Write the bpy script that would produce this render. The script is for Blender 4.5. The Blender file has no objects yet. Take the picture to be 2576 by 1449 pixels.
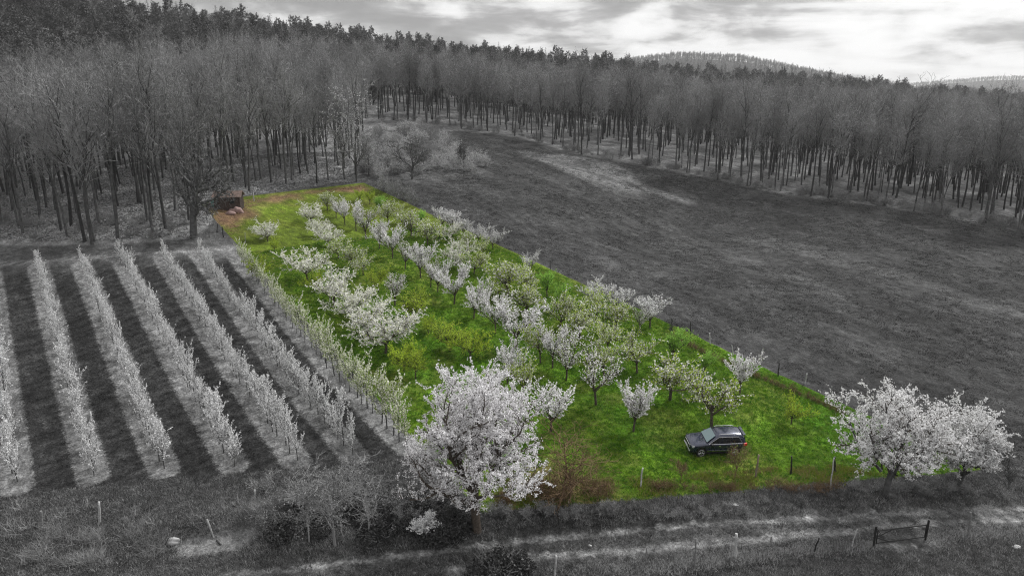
import bpy, math, random
import numpy as np
from mathutils import Vector, Matrix

# ------------------------------------------------------------------ camera, world, sun, exposure
R = math.radians
SC = bpy.context.scene
COL = SC.collection
CAM_H, PITCH, FOC = 26.5, R(14.5), 1717.0
cam_d = bpy.data.cameras.new("camera")
cam_d.sensor_width = 36.0
cam_d.lens = 24.0
cam_d.clip_start = 0.5
cam_d.clip_end = 20000
cam = bpy.data.objects.new("camera", cam_d)
COL.objects.link(cam)
cam.location = (0, 0, CAM_H)
cam.rotation_euler = (R(90) - PITCH, 0, 0)
SC.camera = cam
SC.render.engine = 'CYCLES'
SC.cycles.max_bounces = 6
SC.cycles.diffuse_bounces = 2
SC.cycles.glossy_bounces = 3
SC.cycles.transmission_bounces = 3
SC.cycles.volume_bounces = 0
SC.cycles.transparent_max_bounces = 6
SC.cycles.use_denoising = True
SC.cycles.denoiser = 'OPENIMAGEDENOISE'
SC.cycles.denoising_input_passes = 'RGB_ALBEDO_NORMAL'
SC.cycles.denoising_prefilter = 'NONE'
SC.cycles.filter_width = 1.15
SC.cycles.caustics_reflective = False
SC.cycles.caustics_refractive = False
vs = SC.view_settings
vs.view_transform = 'Standard'
vs.look = 'None'
vs.exposure = 1.32
vs.gamma = 1.0

HAZE = 0.00014
SUN_EL, SUN_AZ = R(46), R(48)      # azimuth measured from the view direction (+Y) towards +X

def NT(tree):
    return tree.nodes, tree.links

world = bpy.data.worlds.new("World")
SC.world = world
world.use_nodes = True
wn, wl = NT(world.node_tree)
wn.clear()
def wnode(t, **kw):
    n = wn.new(t)
    for k, v in kw.items():
        setattr(n, k, v)
    return n
def math_node(nodes, links, op, a, b=None, clamp=False):
    n = nodes.new('ShaderNodeMath'); n.operation = op; n.use_clamp = clamp
    for i, v in enumerate((a, b)):
        if v is None: continue
        if isinstance(v, (int, float)): n.inputs[i].default_value = v
        else: links.new(v, n.inputs[i])
    return n.outputs[0]
def ramp(nodes, links, fac, stops, interp='LINEAR'):
    n = nodes.new('ShaderNodeValToRGB')
    n.color_ramp.interpolation = interp
    el = n.color_ramp.elements
    while len(el) > 1: el.remove(el[-1])
    for i, (p, c) in enumerate(stops):
        if not isinstance(c, (tuple, list)): c = (c, c, c)
        e = el[0] if i == 0 else el.new(p)
        e.position = p
        e.color = (c[0], c[1], c[2], 1)
    if fac is not None: links.new(fac, n.inputs[0])
    return n.outputs[0]
def mixc(nodes, links, fac, a, b, mode='MIX'):
    n = nodes.new('ShaderNodeMix'); n.data_type = 'RGBA'; n.blend_type = mode
    n.clamp_factor = True
    for sock, v in ((n.inputs[0], fac), (n.inputs[6], a), (n.inputs[7], b)):
        if isinstance(v, (int, float)):
            if sock.type == 'RGBA': sock.default_value = (v, v, v, 1)
            else: sock.default_value = v
        elif isinstance(v, (tuple, list)): sock.default_value = (v[0], v[1], v[2], 1)
        else: links.new(v, sock)
    return n.outputs[2]

tc = wnode('ShaderNodeTexCoord')
sep = wnode('ShaderNodeSeparateXYZ'); wl.new(tc.outputs['Generated'], sep.inputs[0])
zpos = math_node(wn, wl, 'MAXIMUM', sep.outputs[2], 0.0)
zz = math_node(wn, wl, 'ADD', zpos, 0.10)
cx = math_node(wn, wl, 'DIVIDE', sep.outputs[0], zz)
cy = math_node(wn, wl, 'DIVIDE', sep.outputs[1], zz)
cmb = wnode('ShaderNodeCombineXYZ'); wl.new(cx, cmb.inputs[0]); wl.new(cy, cmb.inputs[1])
n1 = wnode('ShaderNodeTexNoise'); n1.inputs['Scale'].default_value = 0.9; n1.inputs['Detail'].default_value = 8
n1.inputs['Roughness'].default_value = 0.58; n1.inputs['Distortion'].default_value = 0.4
mpw = wnode('ShaderNodeMapping'); mpw.inputs['Location'].default_value = (3.3, 1.7, 0); mpw.inputs['Scale'].default_value = (0.9, 1.1, 1)
mpw.inputs['Rotation'].default_value = (0, 0, R(12))
wl.new(cmb.outputs[0], mpw.inputs[0]); wl.new(mpw.outputs[0], n1.inputs['Vector'])
# low in the sky and towards the right the cover thins to bright white
az = math_node(wn, wl, 'MULTIPLY', sep.outputs[0], 0.20)
lowb = math_node(wn, wl, 'MULTIPLY', math_node(wn, wl, 'SUBTRACT', 0.16, sep.outputs[2]), 1.05)
n2 = wnode('ShaderNodeTexNoise'); n2.inputs['Scale'].default_value = 11.0; n2.inputs['Detail'].default_value = 6; n2.inputs['Distortion'].default_value = 0.3
mp2 = wnode('ShaderNodeMapping'); mp2.inputs['Scale'].default_value = (1, 1, 2.5)
wl.new(tc.outputs['Generated'], mp2.inputs[0]); wl.new(mp2.outputs[0], n2.inputs['Vector'])
puff = math_node(wn, wl, 'MULTIPLY', math_node(wn, wl, 'SUBTRACT', n2.outputs['Fac'], .5), .85)
sm = math_node(wn, wl, 'ADD', math_node(wn, wl, 'ADD', n1.outputs['Fac'], puff), az)
sm = math_node(wn, wl, 'ADD', sm, lowb)
# an overcast dome is brighter overhead than at the horizon
cl = ramp(wn, wl, sm, [(0.40, 0.125), (0.49, 0.160), (0.55, 0.215), (0.60, 0.30), (0.68, 0.38), (0.78, 0.42)])
sky = wnode('ShaderNodeTexSky'); sky.sky_type = 'NISHITA'; sky.sun_disc = False
sky.sun_elevation = SUN_EL; sky.sun_rotation = SUN_AZ
sky.air_density = 1.0; sky.dust_density = 3.0; sky.ozone_density = 1.0
hs = wnode('ShaderNodeHueSaturation'); hs.inputs['Saturation'].default_value = 0.0
wl.new(sky.outputs[0], hs.inputs['Color'])
bg1 = wnode('ShaderNodeBackground'); bg1.inputs[1].default_value = 0.05
wl.new(hs.outputs[0], bg1.inputs[0])
bg2 = wnode('ShaderNodeBackground'); bg2.inputs[1].default_value = 1.0
bst = wnode('ShaderNodeMapRange'); bst.inputs['From Min'].default_value = 0.15; bst.inputs['From Max'].default_value = 0.7
bst.inputs['To Min'].default_value = 1.0; bst.inputs['To Max'].default_value = 3.4
wl.new(sep.outputs[2], bst.inputs[0])
wl.new(cl, bg2.inputs[0]); wl.new(bst.outputs[0], bg2.inputs[1])
mxw = wnode('ShaderNodeMixShader'); mxw.inputs[0].default_value = 0.92
wl.new(bg1.outputs[0], mxw.inputs[1]); wl.new(bg2.outputs[0], mxw.inputs[2])
wo = wnode('ShaderNodeOutputWorld'); wl.new(mxw.outputs[0], wo.inputs[0])

sun_d = bpy.data.lights.new("sun", 'SUN')
sun_d.energy = 1.5
sun_d.angle = R(10)
sun_d.color = (1.0, 0.992, 0.98)
sun = bpy.data.objects.new("sun", sun_d)
COL.objects.link(sun)
sdir = Vector((math.sin(SUN_AZ) * math.cos(SUN_EL), math.cos(SUN_AZ) * math.cos(SUN_EL), math.sin(SUN_EL)))
sun.rotation_euler = sdir.to_track_quat('Z', 'Y').to_euler()

# ------------------------------------------------------------------ helpers
rng = np.random.default_rng(7)
random.seed(7)
CP, SP = math.cos(PITCH), math.sin(PITCH)

def px_ray(x, y):
    """direction (per unit depth) of a reference-grid point (2576 x 1449)"""
    a = (x - 1288.0) / FOC; t = (y - 724.5) / FOC
    return np.array([a, CP - t * SP, -SP - t * CP])
def to_px(P):
    P = np.atleast_2d(P)
    X, Y, Z = P[:, 0], P[:, 1], P[:, 2] - CAM_H
    d = Y * CP - Z * SP
    v = -Y * SP - Z * CP
    d = np.where(d < 0.1, 0.1, d)
    return 1288 + X / d * FOC, 724.5 + v / d * FOC, d

def thing(name, label, cat, loc=(0, 0, 0), rotz=0, group=None, kind=None):
    o = bpy.data.objects.new(name, None)
    o.empty_display_size = 0.2
    COL.objects.link(o)
    o.location = loc; o.rotation_euler = (0, 0, rotz)
    o['label'] = label; o['category'] = cat
    if group: o['group'] = group
    if kind: o['kind'] = kind
    return o
def tag(o, label=None, cat=None, group=None, kind=None):
    if label: o['label'] = label
    if cat: o['category'] = cat
    if group: o['group'] = group
    if kind: o['kind'] = kind
    return o
def link(name, me, parent=None):
    o = bpy.data.objects.new(name, me)
    COL.objects.link(o)
    if parent is not None: o.parent = parent
    return o
def dup(root, loc, rotz=0, scale=1.0, label=None, group=None, tilt=(0, 0)):
    r = root.copy(); COL.objects.link(r)
    r.location = loc; r.rotation_euler = (tilt[0], tilt[1], rotz)
    r.scale = (scale, scale, scale) if isinstance(scale, (int, float)) else scale
    if label: r['label'] = label
    if group: r['group'] = group
    for ch in root.children:
        c = ch.copy(); COL.objects.link(c); c.parent = r
    return r

def np_mesh(name, verts, faces_list, mats, mat_idx_list=None, smooth=False):
    """faces_list: list of (n,k) int arrays"""
    me = bpy.data.meshes.new(name)
    verts = np.asarray(verts, dtype=np.float32)
    me.vertices.add(len(verts)); me.vertices.foreach_set('co', verts.ravel())
    loops, starts, mi = [], [], []
    off = 0
    for i, f in enumerate(faces_list):
        f = np.asarray(f, dtype=np.int32)
        if len(f) == 0: continue
        loops.append(f.ravel())
        starts.append(off + np.arange(len(f)) * f.shape[1])
        off += f.size
        mi.append(np.full(len(f), mat_idx_list[i] if mat_idx_list else 0, dtype=np.int32))
    if loops:
        loops = np.concatenate(loops); starts = np.concatenate(starts); mi = np.concatenate(mi)
        me.loops.add(len(loops)); me.loops.foreach_set('vertex_index', loops)
        me.polygons.add(len(starts)); me.polygons.foreach_set('loop_start', starts.astype(np.int32))
        me.polygons.foreach_set('material_index', mi)
        me.polygons.foreach_set('use_smooth', np.full(len(starts), smooth))
    for m in mats: me.materials.append(m)
    me.update(calc_edges=True)
    return me

def new_mat(name):
    m = bpy.data.materials.new(name); m.use_nodes = True
    n, l = NT(m.node_tree)
    n.clear()
    out = n.new('ShaderNodeOutputMaterial')
    return m, n, l, out
def simple(name, col, rough=0.7, metal=0.0, spec=0.5, var=0.0, vscale=8.0, coat=0.0, bump=0.0, trans=0.0, objvar=0.0):
    m, n, l, out = new_mat(name)
    b = n.new('ShaderNodeBsdfPrincipled')
    b.inputs['Roughness'].default_value = rough
    b.inputs['Metallic'].default_value = metal
    b.inputs['Specular IOR Level'].default_value = spec
    b.inputs['Coat Weight'].default_value = coat
    c = col
    csock = None
    if var > 0 or bump > 0:
        t = n.new('ShaderNodeTexCoord'); nz = n.new('ShaderNodeTexNoise')
        nz.inputs['Scale'].default_value = vscale; nz.inputs['Detail'].default_value = 4
        l.new(t.outputs['Object'], nz.inputs['Vector'])
        lo = tuple(max(0, x * (1 - var)) for x in col); hi = tuple(min(1, x * (1 + var)) for x in col)
        csock = ramp(n, l, nz.outputs['Fac'], [(0.3, lo), (0.7, hi)])
        if bump > 0:
            bp = n.new('ShaderNodeBump'); bp.inputs['Strength'].default_value = bump
            bp.inputs['Distance'].default_value = 0.05
            l.new(nz.outputs['Fac'], bp.inputs['Height']); l.new(bp.outputs[0], b.inputs['Normal'])
    if objvar > 0:
        oi = n.new('ShaderNodeObjectInfo')
        f = n.new('ShaderNodeMapRange'); f.inputs['To Min'].default_value = 1 - objvar; f.inputs['To Max'].default_value = 1 + objvar
        l.new(oi.outputs['Random'], f.inputs[0])
        csock = mixc(n, l, 1.0, csock if csock is not None else col, f.outputs[0], 'MULTIPLY')
    if csock is not None: l.new(csock, b.inputs['Base Color'])
    else: b.inputs['Base Color'].default_value = (*col, 1)
    if trans > 0:
        tr = n.new('ShaderNodeBsdfTranslucent')
        if csock is not None: l.new(csock, tr.inputs[0])
        else: tr.inputs[0].default_value = (*col, 1)
        mx = n.new('ShaderNodeMixShader'); mx.inputs[0].default_value = trans
        l.new(b.outputs[0], mx.inputs[1]); l.new(tr.outputs[0], mx.inputs[2]); l.new(mx.outputs[0], out.inputs[0])
    else:
        l.new(b.outputs[0], out.inputs[0])
    return m
def g(v): return (v, v, v)

M = {
 'bark_grey': simple('bark_grey', g(.078), .9, spec=.2, var=.45, vscale=3, objvar=.5),
 'twig_grey': simple('twig_grey', g(.245), .9, spec=.15, objvar=.38),
 'twig_pale': simple('twig_pale', g(.27), .9, spec=.15, objvar=.15),
 'bud_grey': simple('bud_grey', g(.24), .9, spec=.1, objvar=.2),
 'needle': simple('needle', g(.12), .85, spec=.2, var=.3, vscale=1.5, objvar=.3),
 'needle_far': simple('needle_far', g(.12), .85, spec=.2, objvar=.25),
 'bark_brown': simple('bark_brown', (.085, .070, .058), .9, spec=.2, var=.4, vscale=9),
 'bark_young': simple('bark_young', g(.07), .9, spec=.2, var=.3, vscale=9),
 'blossom_grey': simple('blossom_grey', g(.84), .8, spec=.2, trans=.25, objvar=.06),
 'blossom_grey_dim': simple('blossom_grey_dim', g(.55), .8, spec=.2, trans=.25, objvar=.1),
 'blossom': simple('blossom', (.88, .87, .88), .8, spec=.2, trans=.25, objvar=.05),
 'blossom_pink': simple('blossom_pink', (.86, .845, .86), .8, spec=.2, trans=.25, objvar=.07),
 'blossom_cream': simple('blossom_cream', (.84, .85, .72), .8, spec=.2, trans=.25, objvar=.06),
 'leaf_lime': simple('leaf_lime', (.46, .60, .05), .7, spec=.2, trans=.35, objvar=.15),
 'leaf_olive': simple('leaf_olive', (.24, .33, .06), .7, spec=.2, trans=.3, objvar=.2),
 'leaf_bright': simple('leaf_bright', (.34, .60, .10), .7, spec=.2, trans=.35, objvar=.1),
 'leaf_plum': simple('leaf_plum', (.09, .03, .04), .7, spec=.2, trans=.2),
 'ivy': simple('ivy', g(.05), .6, spec=.4, var=.5, vscale=3),
 'brown_twig': simple('brown_twig', (.17, .115, .07), .9, spec=.1, var=.3, vscale=3),
}

# ------------------------------------------------------------------ terrain
_cp = []
def cpz(x, y, z):
    r = px_ray(x, y); d = (z - CAM_H) / r[2]
    _cp.append((r[0] * d, r[1] * d, z))
def cpd(x, y, d):
    r = px_ray(x, y); _cp.append((r[0] * d, r[1] * d, CAM_H + r[2] * d))
for x, y, z in [(0, 1449, -.4), (640, 1449, -.5), (1288, 1449, -.9), (1900, 1449, -1.3), (2576, 1449, -1.8),
                (0, 1225, .2), (590, 1170, .3), (1030, 1130, .4), (1212, 1300, -.1), (1793, 1150, 0), (2230, 1240, -.6),
                (2576, 1180, -1.2), (2576, 1000, -.6), (1500, 1250, -.2)]:
    cpz(x, y, z)
for x, y, d in [(-60, 655, 85), (100, 650, 85), (320, 643, 85), (520, 632, 86), (0, 615, 91), (490, 600, 90.5), (500, 508, 104),
                (915, 460, 130), (900, 580, 109), (1297, 873, 72.5), (1500, 1018, 61), (1137, 600, 104), (1603, 838, 75),
                (2000, 1063, 59.5), (674, 607, 93), (969, 888, 69), (1250, 480, 126), (1450, 390, 166), (1150, 320, 192),
                (930, 300, 190), (1700, 432, 156), (2000, 485, 144), (2450, 553, 127), (2640, 600, 121), (2000, 700, 96),
                (2500, 800, 84), (1700, 600, 121), (-100, 100, 240), (400, 147, 255), (1000, 200, 330), (1500, 240, 360), (1700, 258, 375), (1900, 270, 385),
                (2100, 285, 385), (2300, 318, 370), (2600, 352, 350), (300, 450, 124), (2600, 430, 220), (1800, 330, 270), (-500, 560, 110), (-900, 500, 130)]:
    cpd(x, y, d)
_cp += [(0, -80, -3), (160, -30, -9), (-140, -20, 2), (160, 45, -5), (220, 110, -2), (-140, 40, 7), (330, 180, 2), (60, 5, -4), (-60, 5, -1)]
CPA = np.array(_cp)
def _phi(r2):
    return np.where(r2 > 1e-9, 0.5 * r2 * np.log(np.maximum(r2, 1e-9)), 0.0)
_S = 100.0
_xy = CPA[:, :2] / _S
_n = len(_xy)
_d2 = ((_xy[:, None] - _xy[None]) ** 2).sum(-1)
_K = _phi(_d2) + np.eye(_n) * 0.004
_P = np.c_[np.ones(_n), _xy]
_A = np.zeros((_n + 3, _n + 3)); _A[:_n, :_n] = _K; _A[:_n, _n:] = _P; _A[_n:, :_n] = _P.T
_w = np.linalg.solve(_A, np.r_[CPA[:, 2], 0, 0, 0])
def sstep(a, b, x):
    t = np.clip((x - a) / (b - a), 0, 1); return t * t * (3 - 2 * t)

def prof(points, tree_h, d):
    xs, zs = [], []
    for x, y in points:
        r = px_ray(x, y); xs.append(r[0] * d); zs.append(CAM_H + r[2] * d - tree_h)
    return np.array(xs), np.array(zs)
H1 = prof([(1200, 230), (1450, 170), (1590, 137), (1700, 124), (1850, 130), (1930, 146), (2000, 160), (2080, 176), (2160, 192), (2250, 214), (2420, 240), (2700, 262), (3200, 290)], 20, 1500)
H1Y = 1590.0
H2 = prof([(1200, 262), (1900, 240), (2150, 222), (2300, 204), (2400, 196), (2500, 188), (2600, 187), (2800, 192), (3200, 220), (3600, 270)], 20, 2700)
H2Y = 2800.0

BANKS = []
def terrain(X, Y):
    X = np.asarray(X, dtype=float); Y = np.asarray(Y, dtype=float)
    sh = X.shape
    x = X.ravel(); y = Y.ravel()
    z = np.empty_like(x)
    CH = 40000
    for i in range(0, len(x), CH):
        xx = np.clip(x[i:i + CH], -420, 520) / _S; yy = np.clip(y[i:i + CH], -120, 520) / _S
        d2 = (xx[:, None] - _xy[None, :, 0]) ** 2 + (yy[:, None] - _xy[None, :, 1]) ** 2
        z[i:i + CH] = _phi(d2) @ _w[:_n] + _w[_n] + _w[_n + 1] * xx + _w[_n + 2] * yy
    z = np.clip(z, -12, 62)
    # beyond the ridge the ground falls away into the valley
    bear = x / np.maximum(y, 30)
    yr = np.interp(bear, [-.95, -.7, -.48, -.16, .12, .45, .75], [250, 255, 270, 350, 385, 425, 450])
    fall = sstep(10, 330, y - yr)
    z = z * (1 - fall) + (-12) * fall
    side = sstep(380, 700, np.abs(x)) * (1 - sstep(0, 1, fall))
    z = z * (1 - side) + 5 * side
    z1 = np.interp(x, H1[0], H1[1], left=0, right=0) + 12
    z += np.maximum(z1, 0) * np.exp(-((y - H1Y) / 330.0) ** 2)
    z2 = np.interp(x, H2[0], H2[1], left=0, right=0) + 12
    z += np.maximum(z2, 0) * np.exp(-((y - H2Y) / 480.0) ** 2)
    # small undulation
    und = 0.10 * np.sin(x * .55 + 1.3 * np.sin(y * .21)) * np.sin(y * .47 + x * .13) + 0.05 * np.sin(x * 1.7 + y * .9) * np.sin(y * 1.9 - x * .6)
    und = und * (1 - .7 * sstep(70, 100, y)) * (1 - sstep(150, 300, y))
    z = z + und
    for bx, by, hgt, wdt, fade in BANKS:
        s_ = np.interp(x, bx, by) - y
        win = sstep(bx[0], bx[0] + 2.5, x) * (1 - sstep(bx[-1] - 2.5, bx[-1], x))
        z = z - hgt * sstep(0, wdt, s_) * (1 - sstep(fade * .4, fade, s_)) * win
    return z.reshape(sh)

def hit(x, y, dmin=30.0, dmax=520.0):
    r = px_ray(x, y)
    ds = np.linspace(dmin, dmax, 1400)
    zt = terrain(r[0] * ds, r[1] * ds)
    zr = CAM_H + r[2] * ds
    below = np.where(zr < zt)[0]
    if len(below) == 0:
        d = ds[-1]
        return np.array([r[0] * d, r[1] * d, float(terrain(r[0] * d, r[1] * d))])
    i = max(below[0], 1)
    a, b = zr[i - 1] - zt[i - 1], zr[i] - zt[i]
    d = ds[i - 1] + (ds[i] - ds[i - 1]) * a / (a - b + 1e-12)
    return np.array([r[0] * d, r[1] * d, float(terrain(r[0] * d, r[1] * d))])
def hits(pts): return np.array([hit(x, y) for x, y in pts])

_bk = []
for pxs_, hgt, wdt, fade in [([(300, 1330), (430, 1322), (560, 1304), (700, 1286)], .95, 1.3, 7.0), ([(1190, 1318), (1500, 1286), (1800, 1262), (2150, 1228)], .55, 1.6, 9.0),
                       ([(1330, 1425), (1720, 1408), (2050, 1378), (2200, 1366)], .30, .6, 5.0)]:
    q_ = np.array([hit(*p_) for p_ in pxs_]); _bk.append((q_[:, 0], q_[:, 1], hgt, wdt, fade))
BANKS += _bk
# ---- layout lines in the reference grid, turned into ground lines
PLOT = hits([(1212, 1290), (500, 508), (915, 460), (2476, 1180)])[:, :2]
def dense(pts, n=12):
    o = []
    for (a, b) in zip(pts[:-1], pts[1:]):
        for k in range(n): o.append((a[0] + (b[0] - a[0]) * k / n, a[1] + (b[1] - a[1]) * k / n))
    o.append(pts[-1]); return o
PLOT_POLY = hits(dense([(1212, 1290), (500, 508), (915, 460), (2476, 1180), (1212, 1290)], 14))[:, :2]
ROWS_PX = [((42, 1222), (-25, 672)), ((235, 1200), (96, 672)), ((414, 1182), (205, 668)), ((590, 1170), (305, 658)),
           ((746, 1160), (408, 648)), ((892, 1147), (500, 642)), ((1028, 1128), (598, 652))]
ROWS = [(hit(*a), hit(*b)) for a, b in ROWS_PX]

def seg_dist(X, Y, a, b):
    ax, ay, bx, by = a[0], a[1], b[0], b[1]
    L2 = (bx - ax) ** 2 + (by - ay) ** 2
    t = np.clip(((X - ax) * (bx - ax) + (Y - ay) * (by - ay)) / L2, 0, 1)
    return np.hypot(X - (ax + t * (bx - ax)), Y - (ay + t * (by - ay)))
def poly_sd(X, Y, P):
    """signed distance, positive inside"""
    d = np.full(X.shape, 1e9); ins = np.zeros(X.shape, bool)
    n = len(P)
    for i in range(n):
        a, b = P[i], P[(i + 1) % n]
        if np.allclose(a, b): continue
        d = np.minimum(d, seg_dist(X, Y, a, b))
        c = ((a[1] > Y) != (b[1] > Y)) & (X < (b[0] - a[0]) * (Y - a[1]) / (b[1] - a[1] + 1e-12) + a[0])
        ins ^= c
    return np.where(ins, d, -d)
def line_dist(X, Y, px):
    pts = hits(dense(px, 4))
    d = np.full(X.shape, 1e9)
    for a, b in zip(pts[:-1], pts[1:]): d = np.minimum(d, seg_dist(X, Y, a, b))
    return d
def pxpoly(X, Y, px, n=4):
    return poly_sd(X, Y, hits(dense(px + [px[0]], n))[:, :2])

EDGE_X = np.array([-600, 0, 200, 340, 480, 520, 560, 640, 860, 905, 930, 1000, 1130, 1300, 1450, 1700, 1950, 2200, 2400, 2576, 2800, 3300])
EDGE_Y = np.array([640, 618, 618, 614, 598, 575, 500, 488, 455, 440, 306, 306, 322, 345, 388, 432, 485, 516, 552, 584, 620, 700])

def frange(a, b, s): return list(np.arange(a, b, s))
def stretch(a, first, f, end):
    o = []; s = first; x = a
    while abs(x) < abs(end):
        x += s; s *= f; o.append(x)
    return o
gx = sorted(set(np.round(stretch(-72, -1.2, 1.085, -6000)[::-1] + frange(-72, 66, .45) + stretch(65.6, .9, 1.085, 6000), 3)))
gy = sorted(set(np.round(stretch(30, -1.2, 1.14, -1500)[::-1] + frange(30, 112, .45) + frange(112, 200, 1.2) + stretch(200, 2, 1.035, 9000), 3)))
GX, GY = np.meshgrid(np.array(gx), np.array(gy))
GZ = terrain(GX, GY)
nx_, ny_ = len(gx), len(gy)
ii = np.arange(nx_ * ny_).reshape(ny_, nx_)
quads = np.stack([ii[:-1, :-1], ii[:-1, 1:], ii[1:, 1:], ii[1:, :-1]], -1).reshape(-1, 4)
V = np.stack([GX, GY, GZ], -1).reshape(-1, 3)
X, Y = V[:, 0], V[:, 1]
VX, VY, VD = to_px(V)

def vnoise(X, Y, s, seed=0):
    r = np.random.default_rng(seed); G = r.random((64, 64))
    x = X / s; y = Y / s
    xi = np.floor(x).astype(int); yi = np.floor(y).astype(int); fx = x - xi; fy = y - yi
    fx = fx * fx * (3 - 2 * fx); fy = fy * fy * (3 - 2 * fy)
    f = lambda a, b: G[a % 64, b % 64]
    return (f(xi, yi) * (1 - fx) + f(xi + 1, yi) * fx) * (1 - fy) + (f(xi, yi + 1) * (1 - fx) + f(xi + 1, yi + 1) * fx) * fy

base = np.full(len(V), .070)                                    # rough grass
nA, nB = vnoise(X, Y, 9, 1), vnoise(X, Y, 3, 2)
base *= .8 + .3 * nA + .25 * nB
def lay(mask, val):
    global base
    m = np.clip(mask, 0, 1); base = base * (1 - m) + val * m
inb = (VD < 600) & (Y > 20)
# meadow on the right
meadow = (VX > np.interp(VY, [300, 460, 1180, 1449], [700, 915, 2476, 3600])) & (VY < 1250) & inb
_a, _b = hit(1650, 560), hit(2200, 700)
_t = -math.atan2(_b[1] - _a[1], _b[0] - _a[0])
ca, sa = math.cos(_t), math.sin(_t)
u_ = X * ca - Y * sa; w_ = X * sa + Y * ca
stre = vnoise(u_ / 3.2, w_, 5.0, 5) * .6 + vnoise(u_ / 4, w_, 1.7, 6) * .4
lay(meadow * 1.0, .038 + .028 * stre + .012 * nA)
for px_, wd, val in [([(1900, 600), (2250, 700), (2576, 800)], 4, .125), ([(1650, 560), (1850, 640), (2100, 740)], 3, .105),
                     ([(1500, 640), (1700, 760), (1900, 850)], 3, .10)]:
    lay(sstep(wd, 0, line_dist(X, Y, px_)) * .55 * meadow, val)
patch = [(1298, 378), (1400, 388), (1500, 400), (1560, 420), (1610, 445), (1600, 470), (1640, 490), (1560, 478), (1500, 462), (1440, 446), (1400, 430), (1330, 402)]
pd = pxpoly(X, Y, patch)
lay(sstep(-2.0, 2, pd + 7 * (stre - .5)) * meadow * .8, .19)
lay(sstep(2.2, .4, line_dist(X, Y, [(1560, 440), (1640, 480), (1730, 508)])) * .7 * meadow, .17)
lay(sstep(1.6, .4, line_dist(X, Y, [(1040, 480), (1090, 474), (1160, 455), (1165, 440), (1110, 425)])) * .4, .035)
# forest floor: pale leaf litter
ey = np.interp(VX, EDGE_X, EDGE_Y)
forest = sstep(-4, 4, ey - VY) * inb
forest = np.where((VY < 330) & (VD > 150), 1.0, forest)
lay(forest, np.where(VX > 920, .175, .25) + .09 * (nB - .5) + .05 * (nA - .5))
lay(((VD >= 600) | (Y > 480)) * 1.0, .05)
# clearing with pale shrubs
clr = pxpoly(X, Y, [(905, 330), (1100, 318), (1240, 410), (1200, 440), (1060, 455), (930, 470)])
lay(sstep(-3, 3, clr), .12 + .06 * (nB - .5))
# headland: pale path along the far end of the rows and the grass before the forest
lay(sstep(2.4, .6, line_dist(X, Y, [(-200, 690), (0, 664), (170, 652), (330, 640), (480, 632), (575, 628)])) * .8, .20)
lay(sstep(4.5, 2.0, line_dist(X, Y, [(-100, 638), (150, 634), (350, 625), (520, 612)])) * .55, .115)
# mown lanes between the young rows
lanes = pxpoly(X, Y, [(-300, 700), (0, 690), (600, 655), (1040, 1110), (1030, 1160), (600, 1200), (0, 1260), (-300, 1290)])
lay(sstep(-2, 2, lanes), .040 + .018 * nB)
for ra, rb in zip(ROWS[:-1], ROWS[1:]):
    a = (ra[0] + rb[0]) / 2; b = (ra[1] + rb[1]) / 2
    lay(sstep(1.1, .1, seg_dist(X, Y, a, b)) * .35 * sstep(-1, 2, lanes), .062)
# lower strip of rough ground, wheel ruts
low = sstep(-8, 22, VY - np.interp(VX, [-60, 235, 590, 1050, 1215], [1262, 1222, 1192, 1150, 1200])) * inb * (VX > -300)
lay(low * .9, .055 + .11 * nB * nA)
for px_, wd, val, k in [([(560, 1449), (859, 1416), (1143, 1381), (1359, 1357), (1718, 1322), (2052, 1303), (2577, 1277)], 1.0, .105, .92),
                     ([(1149, 1430), (1339, 1403), (1718, 1371), (2195, 1327), (2577, 1303)], 1.0, .11, .92),
                     ([(1400, 1460), (1475, 1445), (1718, 1424), (1852, 1403), (2052, 1383), (2195, 1370)], .4, .30, .9),
                     ([(2335, 1353), (2577, 1338)], .4, .28, .9),
                     ([(2240, 1375), (2330, 1420), (2400, 1449)], .5, .2, .7),
                     ([(2120, 1240), (2200, 1290), (2260, 1310)], .7, .17, .7),
                     ([(2020, 1300), (2576, 1255)], 1.8, .14, .6),
                     ([(300, 1280), (500, 1275), (660, 1262)], .7, .12, .6),
                     ([(0, 1300), (150, 1310), (400, 1316)], .8, .10, .5)]:
    ld = line_dist(X, Y, px_)
    lay(sstep(wd * 3.4, wd * 1.6, ld) * .5, .085) if k > .915 else None
    lay(sstep(wd * 1.6, wd * .4, ld + .7 * (nB - .5)) * k, val)
sand = pxpoly(X, Y, [(425, 1364), (500, 1340), (590, 1318), (645, 1312), (650, 1345), (600, 1385), (520, 1400), (445, 1404)])
lay(sstep(-.5, .3, sand + 1.1 * (nB - .5)) * (.75 + .25 * nA), .22)
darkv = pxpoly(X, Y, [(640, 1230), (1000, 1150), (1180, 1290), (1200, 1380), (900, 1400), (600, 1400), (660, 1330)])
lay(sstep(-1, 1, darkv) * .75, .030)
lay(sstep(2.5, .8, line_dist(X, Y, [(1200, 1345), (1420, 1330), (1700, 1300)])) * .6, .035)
gb = base
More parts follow.
